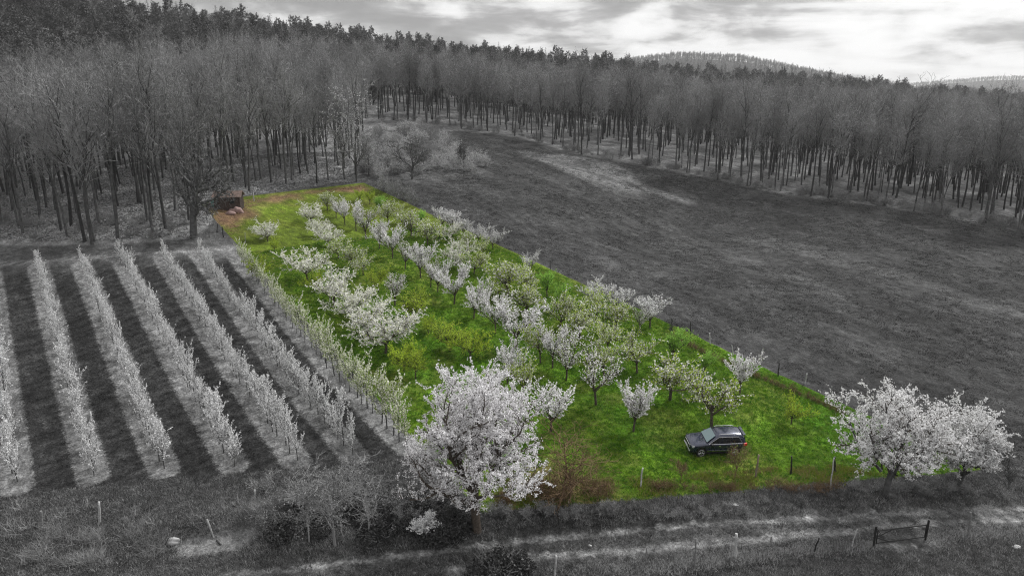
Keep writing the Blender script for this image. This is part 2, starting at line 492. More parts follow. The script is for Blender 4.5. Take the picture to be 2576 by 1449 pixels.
# colours inside the plot
gr = np.stack([.070 + .03 * nA, .155 + .035 * nB, .010 + .004 * nA], -1)
def layc(mask, c):
    global gr
    m = np.clip(mask, 0, 1)[:, None]; gr = gr * (1 - m) + np.array(c) * m
far = sstep(900, 560, VY)
layc(far * .75, (.105, .130, .016))
layc(sstep(.55, .8, vnoise(X, Y, 6, 9)) * .55, (.13, .155, .025))
layc(sstep(.6, .85, vnoise(X, Y, 2.3, 11)) * .4, (.15, .15, .04))
leafl = pxpoly(X, Y, [(500, 512), (915, 462), (935, 474), (900, 490), (810, 488), (690, 512), (640, 520), (650, 540), (610, 560), (585, 600), (560, 580)])
layc(sstep(-.5, 2.5, leafl + 3.5 * (nB - .5)) * .9, (.19, .115, .07))
layc(sstep(.5, 0, line_dist(X, Y, [(1680, 838), (1780, 890), (1880, 935), (2000, 985), (2130, 1042)])), (.07, .045, .03))
brn = pxpoly(X, Y, [(1240, 1290), (1290, 1190), (1400, 1120), (1450, 1200), (1520, 1225), (1560, 1265)])
layc(sstep(-1, 1, brn + 1.5 * (nB - .5)) * .8, (.15, .115, .05))
botm = sstep(26, 0, VY - 0) * 0
brd = line_dist(X, Y, [(1400, 1262), (1700, 1240), (2000, 1215), (2250, 1200)])
layc(sstep(1.4, .2, brd + 3.5 * (nB - .5)) * .3, (.10, .12, .03))
layc(sstep(5, 2, line_dist(X, Y, [(2150, 1215), (2300, 1195), (2470, 1180)])) * .35, (.08, .11, .02))
layc(sstep(.45, .15, line_dist(X, Y, [(2010, 1185), (2060, 1210), (2090, 1228)])) * .6, (.14, .19, .05))

g_me = np_mesh('ground', V, [quads], [], smooth=True)
def attr_col(me, name, arr):
    a = me.attributes.new(name, 'FLOAT_COLOR', 'POINT')
    a.data.foreach_set('color', np.c_[arr, np.ones(len(arr))].astype(np.float32).ravel())
def attr_f(me, name, arr):
    a = me.attributes.new(name, 'FLOAT', 'POINT'); a.data.foreach_set('value', np.asarray(arr, dtype=np.float32))
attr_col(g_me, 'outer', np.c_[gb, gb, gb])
attr_col(g_me, 'inner', gr)
attr_f(g_me, 'plot', np.clip(poly_sd(X, Y, PLOT_POLY), -20, 20))
sd = np.full(len(V), -9.0)
for (a, b) in ROWS:
    d = b - a; L = np.hypot(d[0], d[1]); e = a - d / L * .1; f = b + d / L * .5
    sd = np.maximum(sd, 1.12 - seg_dist(X, Y, e, f))
attr_f(g_me, 'strip', sd)

_a, _b = hit(1650, 560), hit(2200, 700)
STREAK = math.atan2(_b[1] - _a[1], _b[0] - _a[0])
rut = np.full(len(V), -9.0)
for px_, wd in [([(560, 1449), (859, 1416), (1143, 1381), (1359, 1357), (1718, 1322), (2052, 1303), (2577, 1277)], .30),
                ([(859, 1449), (1149, 1428), (1339, 1403), (1718, 1371), (2195, 1327), (2577, 1303)], .34),
                ([(1475, 1446), (1718, 1424), (1852, 1403), (2052, 1383), (2195, 1370)], .13), ([(2335, 1353), (2577, 1338)], .13),
                ([(2240, 1378), (2310, 1410), (2360, 1449)], .16), ([(2290, 1368), (2400, 1410), (2480, 1449)], .14),
                ([(2100, 1225), (2190, 1280), (2250, 1305)], .25), ([(2040, 1215), (2100, 1275), (2170, 1300)], .18),
                ([(-200, 690), (0, 664), (170, 652), (330, 640), (480, 632), (575, 628)], .55),
                ([(-100, 1440), (200, 1436), (420, 1424), (560, 1412)], .12)]:
    rut = np.maximum(rut, wd - line_dist(X, Y, px_))
attr_f(g_me, 'rut', rut)
m, n, l, out = new_mat('ground')
bs = n.new('ShaderNodeBsdfPrincipled'); bs.inputs['Roughness'].default_value = .95; bs.inputs['Specular IOR Level'].default_value = .1
tcn = n.new('ShaderNodeTexCoord')
def noise(scale, detail=4, rough=.6, sc=(1, 1, 1), rot=0):
    q = n.new('ShaderNodeTexNoise'); q.inputs['Scale'].default_value = scale; q.inputs['Detail'].default_value = detail
    q.inputs['Roughness'].default_value = rough
    mp = n.new('ShaderNodeMapping'); mp.vector_type = 'TEXTURE'; mp.inputs['Scale'].default_value = tuple(1 / c_ for c_ in sc); mp.inputs['Rotation'].default_value = (0, 0, rot)
    l.new(tcn.outputs['Object'], mp.inputs[0]); l.new(mp.outputs[0], q.inputs['Vector'])
    return q.outputs['Fac']
def attr(nm):
    a = n.new('ShaderNodeAttribute'); a.attribute_name = nm; return a
fine = noise(5.5, 5, .75)
mid = noise(1.1, 4, .6)
streak = noise(.22, 7, .68, (.55, 1.2, 1), STREAK)
clod = noise(.9, 8, .8, (.9, 1.1, 1), STREAK)
aP, aS, aO, aI = attr('plot'), attr('strip'), attr('outer'), attr('inner')
jit = math_node(n, l, 'MULTIPLY', math_node(n, l, 'SUBTRACT', fine, .5), 1.1)
smask = n.new('ShaderNodeMapRange'); smask.inputs['From Min'].default_value = -.12; smask.inputs['From Max'].default_value = .22
l.new(math_node(n, l, 'ADD', aS.outputs['Fac'], jit), smask.inputs[0])
stripc = ramp(n, l, mid, [(.3, .13), (.7, .22)])
outer = mixc(n, l, smask.outputs[0], aO.outputs['Color'], stripc)
pm = n.new('ShaderNodeMapRange'); pm.inputs['From Min'].default_value = -.05; pm.inputs['From Max'].default_value = .05
l.new(aP.outputs['Fac'], pm.inputs[0])
aR = attr('rut')
rough_ = noise(1.7, 4, .7)
rj = math_node(n, l, 'ADD', aR.outputs['Fac'], math_node(n, l, 'MULTIPLY', math_node(n, l, 'SUBTRACT', rough_, .52), 1.15))
rm = n.new('ShaderNodeMapRange'); rm.inputs['From Min'].default_value = -.10; rm.inputs['From Max'].default_value = .18; rm.inputs['To Max'].default_value = .9
l.new(rj, rm.inputs[0])
outer = mixc(n, l, rm.outputs[0], outer, ramp(n, l, mid, [(.3, .17), (.7, .29)]))
colr = mixc(n, l, pm.outputs[0], outer, aI.outputs['Color'])
vf = ramp(n, l, fine, [(.28, .35), (.5, .95), (.72, 1.75)])
vm = ramp(n, l, mid, [(.3, .72), (.7, 1.28)])
vs_ = ramp(n, l, streak, [(.34, .62), (.5, .95), (.66, 1.4)])
colr = mixc(n, l, 1.0, colr, vf, 'MULTIPLY')
colr = mixc(n, l, 1.0, colr, vm, 'MULTIPLY')
colr = mixc(n, l, 1.0, colr, vs_, 'MULTIPLY')
colr = mixc(n, l, 1.0, colr, ramp(n, l, clod, [(.34, .35), (.45, .85), (.56, 1.1), (.68, 1.8)]), 'MULTIPLY')
l.new(colr, bs.inputs['Base Color'])
bp = n.new('ShaderNodeBump'); bp.inputs['Strength'].default_value = .9; bp.inputs['Distance'].default_value = .18
l.new(math_node(n, l, 'ADD', fine, mid), bp.inputs['Height']); l.new(bp.outputs[0], bs.inputs['Normal'])
l.new(bs.outputs[0], out.inputs[0])
g_me.materials.append(m)
ground = link('ground', g_me); ground['kind'] = 'structure'

# ------------------------------------------------------------------ haze
hz_v = np.array([(x, y, z) for z in (-22, 215) for y in (-1700, 9500) for x in (-6500, 6500)], float)
hm, hn, hl, ho = new_mat('haze')
pv_ = hn.new('ShaderNodeVolumePrincipled'); pv_.inputs['Color'].default_value = (.93, .93, .93, 1); pv_.inputs['Density'].default_value = HAZE
pv_.inputs['Anisotropy'].default_value = .3
hl.new(pv_.outputs[0], ho.inputs['Volume'])
hz = link('haze', np_mesh('haze', hz_v, [np.array([[0, 2, 3, 1], [4, 5, 7, 6], [0, 1, 5, 4], [2, 6, 7, 3], [0, 4, 6, 2], [1, 3, 7, 5]])], [hm]))
tag(hz, 'thin pale haze that greys the far hills', 'haze', kind='stuff')

# ------------------------------------------------------------------ geometry buffers
def frames(D):
    D = D / np.maximum(np.linalg.norm(D, axis=1, keepdims=True), 1e-9)
    ref = np.where(np.abs(D[:, 2:3]) > .9, np.array([[1., 0, 0]]), np.array([[0, 0, 1.]]))
    U = np.cross(D, ref); U /= np.maximum(np.linalg.norm(U, axis=1, keepdims=True), 1e-9)
    return D, U, np.cross(D, U)
def tubes(segs, k):
    """segs: (n,8) p0 p1 r0 r1 -> verts, quads"""
    segs = np.asarray(segs, dtype=float)
    if len(segs) == 0: return np.zeros((0, 3)), np.zeros((0, 4), int)
    p0, p1, r0, r1 = segs[:, :3], segs[:, 3:6], segs[:, 6], segs[:, 7]
    D, U, W = frames(p1 - p0)
    n_ = len(segs)
    if k == 2:      # thin blade
        ang = rng.random(n_) * 6.28
        S_ = U * np.cos(ang)[:, None] + W * np.sin(ang)[:, None]
        v = np.stack([p0 - S_ * r0[:, None], p0 + S_ * r0[:, None], p1 + S_ * r1[:, None], p1 - S_ * r1[:, None]], 1)
        return v.reshape(-1, 3), np.arange(n_ * 4).reshape(-1, 4)
    a = np.arange(k) / k * 2 * math.pi
    ring = U[:, None] * np.cos(a)[None, :, None] + W[:, None] * np.sin(a)[None, :, None]
    v0 = p0[:, None] + ring * r0[:, None, None]; v1 = p1[:, None] + ring * r1[:, None, None]
    v = np.concatenate([v0, v1], 1).reshape(-1, 3)
    b = np.arange(n_)[:, None] * 2 * k; j = np.arange(k)[None]; j2 = (j + 1) % k
    q = np.stack([b + j, b + j2, b + k + j2, b + k + j], -1).reshape(-1, 4)
    return v, q
def leaf_quads(P, size, flat=0.0, aspect=1.0, r=None):
    r = r or rng
    n_ = len(P)
    if n_ == 0: return np.zeros((0, 3)), np.zeros((0, 4), int)
    N = r.normal(size=(n_, 3)); N[:, 2] = N[:, 2] * (1 - flat) + flat * 2.5
    D, U, W = frames(N)
    a = r.random(n_) * 6.28
    A = U * np.cos(a)[:, None] + W * np.sin(a)[:, None]; B = np.cross(D, A)
    s = (size * (.6 + .8 * r.random(n_)))[:, None] * .5
    A = A * s; B = B * s * aspect
    v = np.stack([P - A * .9 - B * .6, P + A * .5 - B, P + A + B * .5, P - A * .4 + B], 1)
    return v.reshape(-1, 3), np.arange(n_ * 4).reshape(-1, 4)
class Buf:
    def __init__(s): s.v = []; s.f = []; s.m = []; s.n = 0
    def add(s, vq, mi=0):
        v, q = vq
        if len(v) == 0: return
        s.v.append(v); s.f.append(np.asarray(q) + s.n); s.m.append(mi); s.n += len(v)
    def mesh(s, name, mats, smooth=False):
        return np_mesh(name, np.concatenate(s.v), s.f, mats, s.m, smooth)

def nrm(v): return v / (math.sqrt(v[0] ** 2 + v[1] ** 2 + v[2] ** 2) + 1e-9)
def grow(r, lv, h, rad, p=(0, 0, 0), d=(0, 0, 1)):
    """lv: one dict per level. returns list of segments (8 numbers + level)"""
    out = []
    def rec(p, d, L, rr, k):
        P = lv[k]; ns = P.get('n', 4)
        pts = [np.array(p, float)]; ds = []; rs = [rr]
        d = nrm(np.array(d, float))
        tip = P.get('tip', .25)
        for i in range(ns):
            d = nrm(d + r.normal(size=3) * P.get('wob', .12) + np.array([0, 0, P.get('up', 0)]))
            pts.append(pts[-1] + d * L / ns); ds.append(d)
            rs.append(rr * (1 - (1 - tip) * (i + 1) / ns))
            out.append((*pts[-2], *pts[-1], rs[-2], rs[-1], k))
        if k + 1 < len(lv):
            C = lv[k + 1]
            kids = C['kids']; kids = kids if isinstance(kids, int) else int(r.integers(kids[0], kids[1] + 1))
            az0 = r.random() * 6.28
            for c in range(kids):
                t = C.get('t0', .3) + (C.get('t1', 1.0) - C.get('t0', .3)) * ((c + r.random() * .9) / kids)
                t = min(t, .999); i = int(t * ns); f = t * ns - i
                q = pts[i] * (1 - f) + pts[i + 1] * f
                ax = ds[i]
                _, U, W = frames(ax[None]); az = az0 + c * 2.4 + r.normal() * .4
                ang = R(C.get('ang', 45)) * (1 + r.normal() * C.get('angv', .2))
                if C.get('angt'): ang *= 1 + C['angt'] * (.5 - t) * 2
                nd = ax * math.cos(ang) + (U[0] * math.cos(az) + W[0] * math.sin(az)) * math.sin(ang)
                if 'sq' in C: nd = nd * np.array([1, C['sq'], 1])
                ll = C.get('shape', lambda t: 1.0)(t)
                nl = L * C['len'] * ll * (1 + r.normal() * .15)
                r_at = rs[i] * (1 - f) + rs[i + 1] * f
                rec(q, nd, max(nl, .05), min(rr * C.get('rad', .5), r_at * .9), k + 1)
    rec(p, d, h, rad, 0)
    return np.array(out)

SIDES = {0: 7, 1: 5, 2: 3}
def tree_meshes(name, S, trunk_lv, bark, twig, blooms, minr=0, r=None, strips=3):
    """blooms: list of (material, density per m, size, spread, min level, clump)"""
    r = r or rng
    tb = Buf(); cb = Buf()
    for k in range(int(S[:, 8].max()) + 1):
        s = S[S[:, 8] == k].copy()
        s[:, 6] = np.maximum(s[:, 6], minr); s[:, 7] = np.maximum(s[:, 7], minr * .8)
        b = tb if k <= trunk_lv else cb
        b.add(tubes(s[:, :8], SIDES.get(k, 3) if k < strips else 2), 0)
    mats = [twig]
    for (mt, dens, size, spread, ml, clump) in blooms:
        s = S[S[:, 8] >= ml]
        L = np.linalg.norm(s[:, 3:6] - s[:, :3], axis=1)
        cnt = r.poisson(L * dens)
        idx = np.repeat(np.arange(len(s)), cnt)
        if len(idx) == 0: continue
        t = r.random(len(idx))[:, None]
        P = s[idx, :3] * (1 - t) + s[idx, 3:6] * t
        if clump > 1: P = np.repeat(P, clump, 0)
        P = P + r.normal(size=P.shape) * spread
        if mt not in mats: mats.append(mt)
        cb.add(leaf_quads(P, size, r=r), mats.index(mt))
    return tb.mesh(name + '_trunk', [bark], True), cb.mesh(name + '_crown', mats)

def make_tree(name, meshes, label, cat='tree', group=None, parts=('trunk', 'crown')):
    t = thing(name, label, cat, group=group)
    for pn, me in zip(parts, meshes): link(pn, me, t)
    return t

# ------------------------------------------------------------------ instanced masses (stuff)
def scatter(name, meshes_list, P, scale, rot, idx, label, cat, kind='stuff'):
    """one object whose points carry meshes; meshes_list: list of lists of meshes joined into one variant"""
    me = bpy.data.meshes.new(name)
    me.vertices.add(len(P)); me.vertices.foreach_set('co', np.asarray(P, np.float32).ravel())
    attr_f(me, 'sc', scale); attr_f(me, 'rz', rot)
    a = me.attributes.new('vi', 'INT', 'POINT'); a.data.foreach_set('value', np.asarray(idx, np.int32))
    o = link(name, me)
    ng = bpy.data.node_groups.new(name + '_nodes', 'GeometryNodeTree')
    ng.interface.new_socket('Geometry', in_out='INPUT', socket_type='NodeSocketGeometry')
    ng.interface.new_socket('Geometry', in_out='OUTPUT', socket_type='NodeSocketGeometry')
    N, Lk = ng.nodes, ng.links
    gi = N.new('NodeGroupInput'); go = N.new('NodeGroupOutput')
    m2p = N.new('GeometryNodeMeshToPoints'); Lk.new(gi.outputs[0], m2p.inputs[0])
    join = N.new('GeometryNodeJoinGeometry')
    for ml in reversed(meshes_list):
        j2 = N.new('GeometryNodeJoinGeometry')
        for me_ in reversed(ml):
            po = bpy.data.objects.new(me_.name + '_source', me_)
            oi = N.new('GeometryNodeObjectInfo'); oi.inputs['Object'].default_value = po
            Lk.new(oi.outputs['Geometry'], j2.inputs[0])
        gti = N.new('GeometryNodeGeometryToInstance'); Lk.new(j2.outputs[0], gti.inputs[0])
        Lk.new(gti.outputs[0], join.inputs[0])
    iop = N.new('GeometryNodeInstanceOnPoints'); iop.inputs['Pick Instance'].default_value = True
    Lk.new(m2p.outputs[0], iop.inputs['Points']); Lk.new(join.outputs[0], iop.inputs['Instance'])
    def na(nm, t):
        q = N.new('GeometryNodeInputNamedAttribute'); q.data_type = t; q.inputs[0].default_value = nm; return q.outputs[0]
    Lk.new(na('vi', 'INT'), iop.inputs['Instance Index'])
    cr = N.new('ShaderNodeCombineXYZ'); Lk.new(na('rz', 'FLOAT'), cr.inputs[2])
    e2r = N.new('FunctionNodeEulerToRotation'); Lk.new(cr.outputs[0], e2r.inputs[0]); Lk.new(e2r.outputs[0], iop.inputs['Rotation'])
    Lk.new(na('sc', 'FLOAT'), iop.inputs['Scale'])
    Lk.new(iop.outputs[0], go.inputs[0])
    md = o.modifiers.new('instances', 'NODES'); md.node_group = ng
    tag(o, label, cat, kind=kind)
    return o

# ================================================================== FOREST
def lv_bare(h, spread=1.0, kids=9):
    return [dict(n=7, wob=.045, tip=.3, up=.02),
            dict(kids=(kids, kids + 3), t0=.50, ang=34, angt=.35, len=.27 * spread, rad=.45, n=5, wob=.13, up=.2, tip=.25),
            dict(kids=(5, 7), t0=.2, ang=38, len=.52, rad=.55, n=4, wob=.18, up=.14, tip=.25),
            dict(kids=(4, 6), t0=.12, ang=42, len=.58, rad=.5, n=2, wob=.22, up=.14, tip=.4),
            dict(kids=(1, 2), t0=.3, ang=42, len=.62, rad=.7, n=1, wob=.2, up=.05, tip=.5)]
bare = []
for i in range(6):
    r = np.random.default_rng(100 + i)
    h = [19, 21, 17.5, 20, 18, 22][i]
    S = grow(r, lv_bare(h, [1, .9, 1.15, .95, 1.1, .85][i], [9, 10, 9, 11, 8, 10][i]), h, [.18, .21, .16, .19, .15, .20][i])
    S[:, :6] *= h / S[:, 5].max()
    pale = i in (2,)
    bl = [(M['bud_grey'], 3.0 if pale else .6, .12 if pale else .09, .14, 3, 1)]
    bare.append(tree_meshes('bare_tree_%d' % i, S, 1, M['bark_grey'], M['twig_grey'], bl, minr=.017, r=r))
farb = []
for i in range(3):          # lighter versions for trees farther up the slope
    r = np.random.default_rng(140 + i)
    lv = lv_bare(19)[:4]
    lv[2]['kids'] = (5, 7); lv[3]['kids'] = (5, 7)
    S = grow(r, lv, 19, .2)
    S[:, :6] *= 18.5 / S[:, 5].max()
    S[S[:, 8] >= 2, 6:8] *= 1.5
    farb.append(tree_meshes('far_bare_%d' % i, S, 0, M['bark_grey'], M['twig_grey'], [(M['bud_grey'], 1.0, .22, .25, 2, 1)], minr=.025, r=r))

def conifer(name, r, h, kind):
    tb = Buf(); cb = Buf()
    tr = grow(r, [dict(n=6, wob=.02, tip=.15)], h, .24 if kind == 'pine' else .2)
    tb.add(tubes(tr[:, :8], 6), 0)
    L = []; Pn = []
    t0 = {'spruce': .14, 'pine': .5, 'larch': .25}[kind]
    nl = {'spruce': 90, 'pine': 46, 'larch': 80}[kind]
    for i in range(nl):
        t = t0 + (1 - t0) * ((i + r.random()) / nl)
        if kind == 'spruce': ln = (1 - t) * 4.6 * (.75 + .5 * r.random()) + .3
        elif kind == 'larch': ln = (1 - t) ** .8 * 3.4 * (.6 + .7 * r.random()) + .3
        else: ln = (math.sin(min(1, (1 - t) / .5 + .1) * math.pi * .62) + .1) * 3.1 * (.5 + .8 * r.random())
        az = i * 2.4 + r.normal() * .4
        up = {'spruce': -.12 + .5 * (t - .4), 'pine': .35, 'larch': .18}[kind] + r.normal() * .12
        i_ = min(int(t * 6), 5); f = t * 6 - i_
        p = tr[i_, :3] * (1 - f) + tr[i_, 3:6] * f
        d = nrm(np.array([math.cos(az), math.sin(az), up]))
        q = p + d * ln
        L.append((*p, *q, .05, .015))
        m_ = max(3, int(ln * {'spruce': 17, 'pine': 26, 'larch': 9}[kind]))
        tt = (.2 + .8 * r.random((m_, 1)) ** .7) if kind != 'pine' else (.5 + .5 * r.random((m_, 1)))
        pp = p * (1 - tt) + q * tt + r.normal(size=(m_, 3)) * np.array([.28, .28, .12 if kind != 'pine' else .28]) * (.5 + .25 * ln)
        Pn.append(pp)
    cb.add(tubes(np.array(L), 2), 0)
    cb.add(leaf_quads(np.concatenate(Pn), .40 if kind != 'larch' else .22, flat=.35, aspect=.7, r=r), 1)
    return tb.mesh(name + '_trunk', [M['bark_grey']], True), cb.mesh(name + '_crown', [M['bark_grey'], M['needle'] if kind != 'larch' else M['needle_far']])
con = [conifer('conifer_%d' % i, np.random.default_rng(200 + i), h, k) for i, (h, k) in
       enumerate([(21, 'spruce'), (20, 'pine'), (22, 'larch'), (18, 'spruce'), (22, 'pine'), (19, 'larch')])]

# positions over the whole slope
def jitter_grid(x0, x1, y0, y1, s, r, jit=.42):
    xs = np.arange(x0, x1, s); ys = np.arange(y0, y1, s)
    A, B = np.meshgrid(xs, ys); A = A + (np.arange(len(ys)) % 2)[:, None] * s / 2
    P = np.stack([A.ravel(), B.ravel()], 1) + r.normal(size=(A.size, 2)) * s * jit * .5
    return P
rf = np.random.default_rng(55)
P2 = np.concatenate([jitter_grid(-330, 420, 50, 160, 3.9, rf, .85), jitter_grid(-420, 460, 160, 480, 4.9, rf, .7)])
z = terrain(P2[:, 0], P2[:, 1]); P3 = np.c_[P2, z]
ax, ay, ad = to_px(P3)
ek = np.interp(ax, EDGE_X, EDGE_Y)
ok = (ay < ek - 1) & (ax > -230) & (ax < 2790) & (ad > 60)
ok &= ~((pxd := poly_sd(P2[:, 0], P2[:, 1], PLOT_POLY)) > -2.5)
clrd = pxpoly(P2[:, 0], P2[:, 1], [(903, 335), (1000, 308), (1110, 322), (1200, 350), (1260, 410), (1210, 445), (1060, 462), (915, 470)])
ok &= clrd < 0
bearing = P3[:, 0] / P3[:, 1]
yr = np.interp(bearing, [-.95, -.7, -.48, -.16, .12, .45, .75], [250, 255, 270, 350, 385, 425, 450])
ok &= P3[:, 1] < yr + 45
P3, ax, ay, ad, ek, yr = [q[ok] for q in (P3, ax, ay, ad, ek, yr)]
rel = (P3[:, 1] - (yr - 45))
cz = np.interp(ax, [-200, 300, 700, 1000, 1600, 2000, 2300, 2576], [-95, -85, -75, -95, -125, -95, -50, -10])
pcon = sstep(-12, 12, (P3[:, 1] - yr) - cz)
pcon = np.maximum(pcon * .93, np.where(ad > 170, .012, 0))
pcon *= np.interp(ax, [2100, 2500], [1, .35])
iscon = rf.random(len(P3)) < pcon
# nearest individuals
def take(maskidx, n):
    order = maskidx[np.argsort(ad[maskidx])]
    return order[:n], order[n:]
infr = (ax > -120) & (ax < 2690)
dec = np.where(~iscon & infr)[0]; dec_out = np.where(~iscon & ~infr)[0]
cn = np.where(iscon & infr)[0]; cn_out = np.where(iscon & ~infr)[0]
# keep individuals out of the deep interior: those that show largest stand at the front
front = ad + np.maximum(0, (ek - ay) * .12)
od = dec[np.argsort(front[dec])]; ind, rest = od[:296], od[296:]
FG = 'bare deciduous trees of the wood edge'
tall = [0] * 6
protos = []
for i, ms in enumerate(bare):
    protos.append(make_tree('bare_tree', ms, 'tall bare grey deciduous tree standing at the front of the wood', group=FG))
used = [False] * 6
def put(P, lab, i, rz, s, tilt=(0, 0), group=FG):
    o = protos[i]
    if not used[i]:
        used[i] = True
        o.location = P; o.rotation_euler = (tilt[0], tilt[1], rz); o.scale = (s, s, s); o['label'] = lab; o['group'] = group
        return o
    return dup(o, P, rz, s, lab, group, tilt)
left_l = 'tall bare grey deciduous tree in the wood left of the meadow'
right_l = 'bare grey deciduous tree in the front ranks of the wood behind the meadow'
for k in ind:
    i = int(rf.integers(0, 6))
    s = .78 + .42 * rf.random()
    if ax[k] > 920: s *= 1.0
    p = P3[k] - [0, 0, .15]
    put(tuple(p), left_l if ax[k] < 905 else right_l, i, rf.random() * 6.28, s, (rf.normal() * .018, rf.normal() * .018),
        FG if ax[k] < 905 else 'bare deciduous trees behind the meadow')
rest = np.concatenate([rest, dec_out])
nr = ad[rest] < 185
q = rest[nr]
scatter('bare_woods', [list(b) for b in bare], P3[q], .78 + .4 * rf.random(len(q)), rf.random(len(q)) * 6.28, rf.integers(0, 6, len(q)),
        'dense bare grey wood filling the slope behind its front trees', 'woods')
q = rest[~nr]
scatter('hillside_woods', [list(b) for b in farb], P3[q], .78 + .36 * rf.random(len(q)), rf.random(len(q)) * 6.28, rf.integers(0, 3, len(q)),
        'bare deciduous woods higher up the hillside under the conifers', 'woods')
# conifers: single-mesh individuals, too small in the picture for parts
def merged(ms, name):
    Vs, Fs, Ms, off = [], [], [], 0
    mats = []
    for me in ms:
        v = np.empty(len(me.vertices) * 3, np.float32); me.vertices.foreach_get('co', v); v = v.reshape(-1, 3)
        lt = np.empty(len(me.polygons), np.int32); me.polygons.foreach_get('loop_total', lt)
        lv = np.empty(len(me.loops), np.int32); me.loops.foreach_get('vertex_index', lv)
        mi = np.empty(len(me.polygons), np.int32); me.polygons.foreach_get('material_index', mi)
        st = np.empty(len(me.polygons), np.int32); me.polygons.foreach_get('loop_start', st)
        for q_ in np.unique(mi):
            s_ = st[(mi == q_) & (lt == 4)]
            if len(s_) == 0: continue
            Fs.append(lv[s_[:, None] + np.arange(4)[None]] + off)
            mt = me.materials[int(q_)]
            if mt not in mats: mats.append(mt)
            Ms.append(mats.index(mt))
        Vs.append(v); off += len(v)
    return np_mesh(name, np.concatenate(Vs), Fs, mats, Ms)
conm = [merged(c, 'conifer_mesh_%d' % i) for i, c in enumerate(con)]
oc = cn[np.argsort(ad[cn])]
cl_l = ['dark conifer on the ridge above the bare wood, left half of the ridge',
        'dark conifer on the ridge above the bare wood, right half of the ridge']
for k in oc[:290]:
    i = int(rf.integers(0, 6)); s = .62 + .36 * rf.random()
    o = link('conifer_tree', conm[i])
    o.location = tuple(P3[k] - [0, 0, .2]); o.rotation_euler = (0, 0, rf.random() * 6.28); o.scale = (s, s, s)
    h_ = ax[k] > 1288
    tag(o, cl_l[int(h_)], 'conifer', 'conifers on the right half of the ridge' if h_ else 'conifers on the left half of the ridge')
q = np.concatenate([oc[290:], cn_out])
scatter('ridge_woods', [[c] for c in conm], P3[q], .62 + .36 * rf.random(len(q)), rf.random(len(q)) * 6.28, rf.integers(0, 6, len(q)),
        'dark band of conifers closing the hillside along its skyline', 'woods')
# far hills
for nm, hy, spn, x0, x1, sp_, lab in [('far_hill_woods', H1Y, 420, 60, 1500, 8.5, 'pale hazy woods covering the far rounded hill'),
                                  ('distant_woods', H2Y, 620, 700, 3000, 14, 'pale hazy woods on the most distant low hill at the right')]:
    Pf = jitter_grid(x0, x1, hy - spn, hy + 130, sp_, rf)
    a_, b_, c_ = to_px(np.c_[Pf, terrain(Pf[:, 0], Pf[:, 1])])
    Pf = Pf[(a_ > 1150) & (a_ < 2800)]
    zf = terrain(Pf[:, 0], Pf[:, 1])
    isf = rf.random(len(Pf)) < .10
    scatter(nm, [[farb[0][0], farb[0][1]], [farb[1][0], farb[1][1]], [conm[0]], [conm[2]]], np.c_[Pf, zf], (.60 + .35 * rf.random(len(Pf))) * (1.0 if sp_ < 15 else 1.35),
            rf.random(len(Pf)) * 6.28, np.where(isf, 2, 0) + rf.integers(0, 2, len(Pf)), lab, 'woods')

# ================================================================== YOUNG ORCHARD ROWS
def lv_young(h):
    return [dict(n=4, wob=.05, tip=.35),
            dict(kids=(8, 10), t0=.22, t1=.98, ang=34, angt=.5, len=.62, rad=.5, n=4, wob=.16, up=.24, tip=.3),
            dict(kids=(4, 6), t0=.2, ang=38, len=.40, rad=.6, n=2, wob=.2, up=.2, tip=.4)]
def young_set(tagname, mats, n=6, seed=300, bloom=17, extra=None):
    out = []
    for i in range(n):
        r = np.random.default_rng(seed + i)
        S = grow(r, lv_young(3), 2.6, .045)
        S[:, :6] *= 3.4 / S[:, 5].max()
        bl = [(mats[0], bloom * 1.45, .072, .024, 1, 1)]
        if len(mats) > 1: bl.append((mats[1], bloom * .7, .07, .05, 1, 1))
        out.append(tree_meshes('%s_%d' % (tagname, i), S, 0, M['bark_young'], M['bark_young'], bl, minr=.008, r=r, strips=2))
    return out
yg = young_set('young_tree', [M['blossom_grey'], M['blossom_grey_dim']])
yc = young_set('border_tree', [M['blossom_cream'], M['leaf_olive']], seed=330, bloom=15)
ordn = ['first', 'second', 'third', 'fourth', 'fifth', 'sixth']
rw = np.random.default_rng(77)
for ri, (a, b) in enumerate(ROWS):
    coloured = ri == 6
    setm = yc if coloured else yg
    rowname = 'the row at the green plot edge' if coloured else 'the %s young row from the left' % ordn[ri]
    N_ = 37
    base_objs = []
    col_name = 'white-green' if coloured else 'white'
    pr = [None] * 6
    for k in range(N_):
        t = (k + .25 + rw.normal() * .18) / N_
        p = a * (1 - t) + b * t
        x_, y_, _ = to_px(np.array([p])); 
        if x_[0] < -55: continue
        p[0] += rw.normal() * .08; p[1] += rw.normal() * .08
        p[2] = float(terrain(p[0], p[1])) - .03
        i = int(rw.integers(0, 6)); s = (.78 + .44 * rw.random()) * (1.13 - .44 * t) * (1.22 if coloured else 1)
        s = (s * .84, s * .84, s * (1.02 + rw.normal() * .12))
        lab = 'young %s blossoming tree within %s' % (col_name, rowname)
        grp = 'young trees of ' + rowname
        if k == 0: lab = 'young %s tree at the near end of %s' % (col_name, rowname); grp = None
        if k == N_ - 1: lab = 'young %s tree at the far end of %s' % (col_name, rowname); grp = None
        if pr[i] is None:
            o = make_tree('young_tree', setm[i], lab, group=grp)
            pr[i] = o
            o.location = tuple(p); o.rotation_euler = (0, 0, rw.random() * 6.28); o.scale = s
        else:
            o = dup(pr[i], tuple(p), rw.random() * 6.28, s, lab, grp)
            if grp is None and 'group' in o: del o['group']

